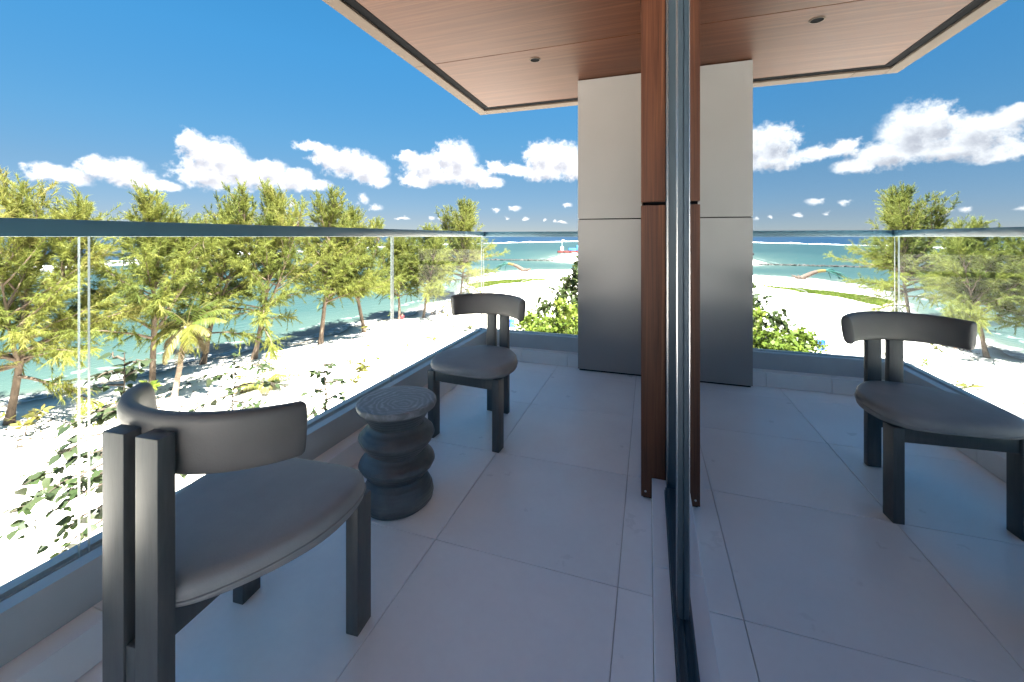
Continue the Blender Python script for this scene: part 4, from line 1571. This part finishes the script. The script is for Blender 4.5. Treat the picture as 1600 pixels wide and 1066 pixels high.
# grass patch on the point
def grass_patch():
    rng = np.random.default_rng(9)
    n = 14000
    a = rng.uniform(0, 6.283, n)
    r = np.sqrt(rng.random(n)) * (1 + .18 * np.sin(3 * a + 1) + .12 * np.sin(7 * a))
    ex = np.array([0.62, 0.78])
    ey = np.array([0.78, -0.62])
    c = np.array([-26.5, 71.0])
    P = c + (r * np.cos(a))[:, None] * ex * 9.5 + (r * np.sin(a))[:, None] * ey * 2.9
    keep = land(P) > 1
    P = P[keep]
    z = ground_z(P)
    m_ = len(P)
    h = rng.uniform(.12, .38, m_)
    dr = rng.normal(0, .12, (m_, 2))
    w = rng.normal(0, .06, (m_, 2))
    V = np.stack([np.column_stack([P - w, z]), np.column_stack([P + w, z]), np.column_stack([P + dr, z + h])], 1).reshape(-1, 3)
    cl = np.clip(.45 + .3 * np.sin(P[:, 0] * .8) * np.sin(P[:, 1] * .6) + rng.normal(0, .15, m_), 0, 1)
    o_ = link('grass', mesh_np('grass', V, np.arange(len(V)).reshape(-1, 3), M['limefoliage'], False, {'tint': np.repeat(cl * .8, 3)}))
    tag(o_, 'patch of green ground cover on the sandy point', 'grass', kind='stuff')


grass_patch()

# painted driftwood tree lying on the point
def driftwood():
    root = empty('driftwood', (-31.5, 97.0, gz(-31.5, 97.0)))
    tag(root, 'fallen driftwood trunk with roots, painted turquoise along its branches', 'driftwood')
    rng = np.random.default_rng(4)
    u = np.linspace(0, 1, 10)
    tr = np.stack([2.4 - 6.5 * u, 0.5 * np.sin(u * 2), .25 + 1.9 * np.sin(u * 2.2) * (1 - .15 * u)], 1)
    V, F = tubes_np([(tr[:5], np.linspace(.55, .34, 5))], 8)
    link('trunk', mesh_np('trunk', V, F, M['driftwood'], True), root)
    roots = []
    for k in range(11):
        a = rng.uniform(-1.6, 1.6)
        w = np.linspace(0, 1, 6)
        roots.append((np.array([2.4, 0.0, .3]) + np.stack([np.cos(a) * 1.9 * w, np.sin(a) * 1.6 * w, rng.uniform(-.2, .5) * w * 2 - .3 * w * w], 1), .22 * (1 - w) + .04))
    V, F = tubes_np(roots, 6)
    link('root', mesh_np('root', V, F, M['driftwood'], True), root)
    V, F = tubes_np([(tr[4:7], np.linspace(.34, .29, 3))], 8)
    link('yellow_band', mesh_np('yellow_band', V, F, M['yellowpaint'], True), root)
    br = [(tr[6:], np.linspace(.29, .16, 4))]
    for k in range(7):
        b0 = tr[6 + int(rng.integers(0, 4))]
        w = np.linspace(0, 1, 6)
        br.append((b0 + np.stack([-rng.uniform(1, 3.6) * w, rng.normal(0, .9) * w, -w * b0[2] * .9 + rng.uniform(0, 1.2) * np.sin(w * 3)], 1), .13 * (1 - w) + .05))
    V, F = tubes_np(br, 6)
    link('branch', mesh_np('branch', V, F, M['turquoise'], True), root)


M['driftwood'] = simple('driftwood_grey', (0.075, 0.05, 0.038), 0.85, 0, .3, 3)
M['yellowpaint'] = simple('yellow_paint', (0.12, 0.085, 0.02), 0.6)
M['turquoise'] = simple('turquoise_paint', (0.022, 0.085, 0.072), 0.5, 0, .25, 1.0)
driftwood()

# lamp post
lp = empty('lamp_post', (-12.6, 40.6, gz(-12.6, 40.6)))
tag(lp, 'thin grey lamp post with a sloping panel arm on the sand', 'lamp post')
M['galv'] = simple('galvanised_steel', (0.13, 0.13, 0.13), 0.5, 0.0)
u = np.linspace(0, 1, 9)
pole = np.concatenate([np.stack([0 * u, 0 * u, 3.55 * u], 1), [[.04, .01, 3.72], [.16, .04, 3.86], [.34, .09, 3.94]]])
V, F = tubes_np([(pole, np.array([.06] * 9 + [.045, .04, .035]))], 10)
link('pole', mesh_np('pole', V, F, M['galv'], True), lp)
arm = box('lamp_arm', -0.85, 0.85, -.12, .12, -.02, .02, M['galv'], lp, 0.006)
arm.location = (1.1, .28, 4.16)
arm.rotation_euler = (0, R(-16), R(15))
box('base_plate', -.16, .16, -.16, .16, -.05, .03, M['galv'], lp, 0.01)

# blue drum on a white plinth
bd = empty('barrel', (-11.9, 35.8, gz(-11.9, 35.8)))
tag(bd, 'blue plastic barrel on a white plinth near the lime bush', 'barrel')
M['blueplastic'] = simple('blue_plastic', (0.02, 0.09, 0.42), 0.4)
M['whiteplastic'] = simple('white_plastic', (0.75, 0.75, 0.73), 0.5)
link('drum', lathe('drum', [(.24, .15), (.27, .17), (.285, .3), (.295, .34), (.285, .38), (.285, .62), (.295, .66), (.285, .70), (.27, .86), (.24, .9), (.225, .9), (.22, .885), (.02, .885)], M['blueplastic'], 28), bd)
link('plinth', lathe('plinth', [(.55, -.05), (.55, .12), (.5, .149), (.02, .149)], M['whiteplastic'], 28), bd)

# work barge
bg_ = empty('barge', (-40.5, 225.5, SEA - .1), R(17))
tag(bg_, 'red pontoon barge with blue machinery floating off the sandbar', 'barge')
M['redpaint'] = simple('red_hull_paint', (0.13, 0.016, 0.014), 0.5, 0, .2, 1)
M['bluepaint'] = simple('blue_machine_paint', (0.03, 0.16, 0.42), 0.5)
for k in range(5):
    x = -7.6 + 3.4 * k
    box('pontoon', x, x + 3.1, -1.7, 1.7, -.3, 1.0, M['redpaint'], bg_, .25)
box('deck', -7.4, 9.0, -1.4, 1.4, 1.005, 1.15, M['redpaint'], bg_, .03)
box('cabin', -5.9, -4.3, -1.0, 1.0, 1.155, 3.3, M['whiteplastic'], bg_, .12)
box('machine_body', -1.5, 2.6, -1.1, 1.1, 1.155, 2.6, M['bluepaint'], bg_, .15)
box('machine_cab', 2.8, 4.0, -.8, .8, 1.155, 4.2, M['bluepaint'], bg_, .2)
V, F = tubes_np([(np.array([[2.6, 0, 2.4], [4.2, 0, 4.8], [6.2, 0, 3.4], [6.6, 0, 1.6]]), np.array([.28, .24, .2, .2]))], 8)
link('boom', mesh_np('boom', V, F, M['bluepaint'], True), bg_)
link('flag_mast', mesh_np('flag_mast', *tubes_np([(np.array([[-5.1, 0, 3.2], [-5.1, 0, 7.5]]), np.array([.08, .05]))], 6), M['whiteplastic'], True), bg_)
box('flag', -5.04, -3.9, -.03, .03, 6.2, 7.3, M['whiteplastic'], bg_, .01)


# seated people
def person(loc, rz, shirt, shorts, skin, label, lean=0.0):
    bm = bmesh.new()
    lay = bm.verts.layers.skin.verify()
    pts = {}

    def v(k, p, r):
        q_ = bm.verts.new(p)
        q_[lay].radius = (r, r)
        pts[k] = q_
        return q_
    v('pel', (0, 0, .13), .135)
    v('bel', (0, -.02 + lean * .3, .30), .125)
    v('che', (0, -.01 + lean, .48), .145)
    v('nek', (0, .02 + lean, .63), .055)
    v('hea', (0, .05 + lean, .74), .088)
    v('top', (0, .05 + lean, .83), .070)
    for a, b in (('pel', 'bel'), ('bel', 'che'), ('che', 'nek'), ('nek', 'hea'), ('hea', 'top')):
        bm.edges.new((pts[a], pts[b]))
    for s in (-1, 1):
        n = 'l' if s < 0 else 'r'
        v('hip' + n, (.10 * s, .04, .12), .095)
        v('kne' + n, (.14 * s, .36, .42), .06)
        v('ank' + n, (.13 * s, .52, .06), .042)
        v('toe' + n, (.14 * s, .66, .035), .032)
        v('sho' + n, (.18 * s, lean, .54), .062)
        v('elb' + n, (.26 * s, .16 + lean, .34), .043)
        v('han' + n, (.16 * s, .36, .44), .034)
        for a, b in (('pel', 'hip' + n), ('hip' + n, 'kne' + n), ('kne' + n, 'ank' + n), ('ank' + n, 'toe' + n), ('che', 'sho' + n), ('sho' + n, 'elb' + n), ('elb' + n, 'han' + n)):
            bm.edges.new((pts[a], pts[b]))
    pts['pel'][lay].use_root = True
    me = bpy.data.meshes.new('person')
    bm.to_mesh(me)
    bm.free()
    tmp = link('person_tmp', me)
    tmp.modifiers.new('s', 'SKIN')
    tmp.modifiers.new('u', 'SUBSURF').levels = 1
    dg = bpy.context.evaluated_depsgraph_get()
    me2 = bpy.data.meshes.new_from_object(tmp.evaluated_get(dg))
    bpy.data.objects.remove(tmp)
    for mt in (skin, shirt, shorts):
        me2.materials.append(mt)
    me2.materials.clear()
    for mt in (skin, shirt, shorts):
        me2.materials.append(mt)
    for p in me2.polygons:
        c = p.center
        k = 0
        if .24 < c.z < .61 and c.y < .13 + lean:
            k = 1
        elif c.z <= .42 and c.y < .33:
            k = 2
        p.material_index = k
    smooth_mesh(me2)
    o_ = link('person', me2, None, (loc[0], loc[1], gz(*loc) - .01))
    o_.rotation_euler = (0, 0, rz)
    tag(o_, label, 'person')
    hair = lathe('hair', [(.001, .115), (.05, .105), (.085, .07), (.098, .02), (.092, -.03), (.08, -.05)], M['hair'], 16, cap=False)
    link('hair', hair, o_, (0, .035 + lean, .77))
    return o_


M['hair'] = simple('dark_hair', (0.015, 0.012, 0.010), 0.5)
M['skin'] = simple('brown_skin', (0.24, 0.13, 0.085), 0.55)
M['redshirt'] = simple('red_cotton', (0.16, 0.016, 0.02), 0.8)
M['darkshirt'] = simple('dark_cotton', (0.035, 0.04, 0.05), 0.8)
M['palecloth'] = simple('pale_cotton', (0.40, 0.42, 0.40), 0.8)
person((-24.0, 36.4), R(60), M['redshirt'], M['palecloth'], M['skin'], 'person in a red shirt sitting on the sand in the shade')
person((-22.3, 40.2), R(75), M['darkshirt'], M['darkshirt'], M['skin'], 'person in dark clothes sitting left of the pair facing the water')
person((-21.5, 40.5), R(95), M['darkshirt'], M['darkshirt'], M['skin'], 'person in dark clothes sitting right of the pair, facing the water', .05)


# leaf litter and twigs on the sand
def litter():
    rng = np.random.default_rng(14)
    n = 700
    P = np.column_stack([rng.uniform(-30, -6, n), rng.uniform(4, 48, n)])
    P = np.concatenate([P, np.column_stack([rng.normal(-24, 1.8, 900), rng.uniform(8, 45, 900)])])
    z = ground_z(P)
    P, z = P[land(P) > 2], z[land(P) > 2]
    m_ = len(P)
    a = rng.uniform(0, 6.28, m_)
    s = rng.uniform(.05, .17, m_) * rng.uniform(.5, 1.2, m_)
    d_ = np.stack([np.cos(a), np.sin(a)], 1)
    e_ = np.stack([-np.sin(a), np.cos(a)], 1)
    zz = (z + .02)
    V = np.stack([np.column_stack([P - d_ * s[:, None], zz]), np.column_stack([P - e_ * s[:, None] * .4, zz + s * .35]), np.column_stack([P + d_ * s[:, None], zz]), np.column_stack([P + e_ * s[:, None] * .4, zz + s * .2])], 1).reshape(-1, 3)
    o_ = link('leaf_litter', mesh_np('leaf_litter', V, np.arange(len(V)).reshape(-1, 4), M['litter']))
    tag(o_, 'scattered dry leaves and twigs on the white sand', 'leaf litter', kind='stuff')


M['litter'] = simple('dry_leaf', (0.040, 0.030, 0.018), 0.8, 0, .4, 3)
litter()
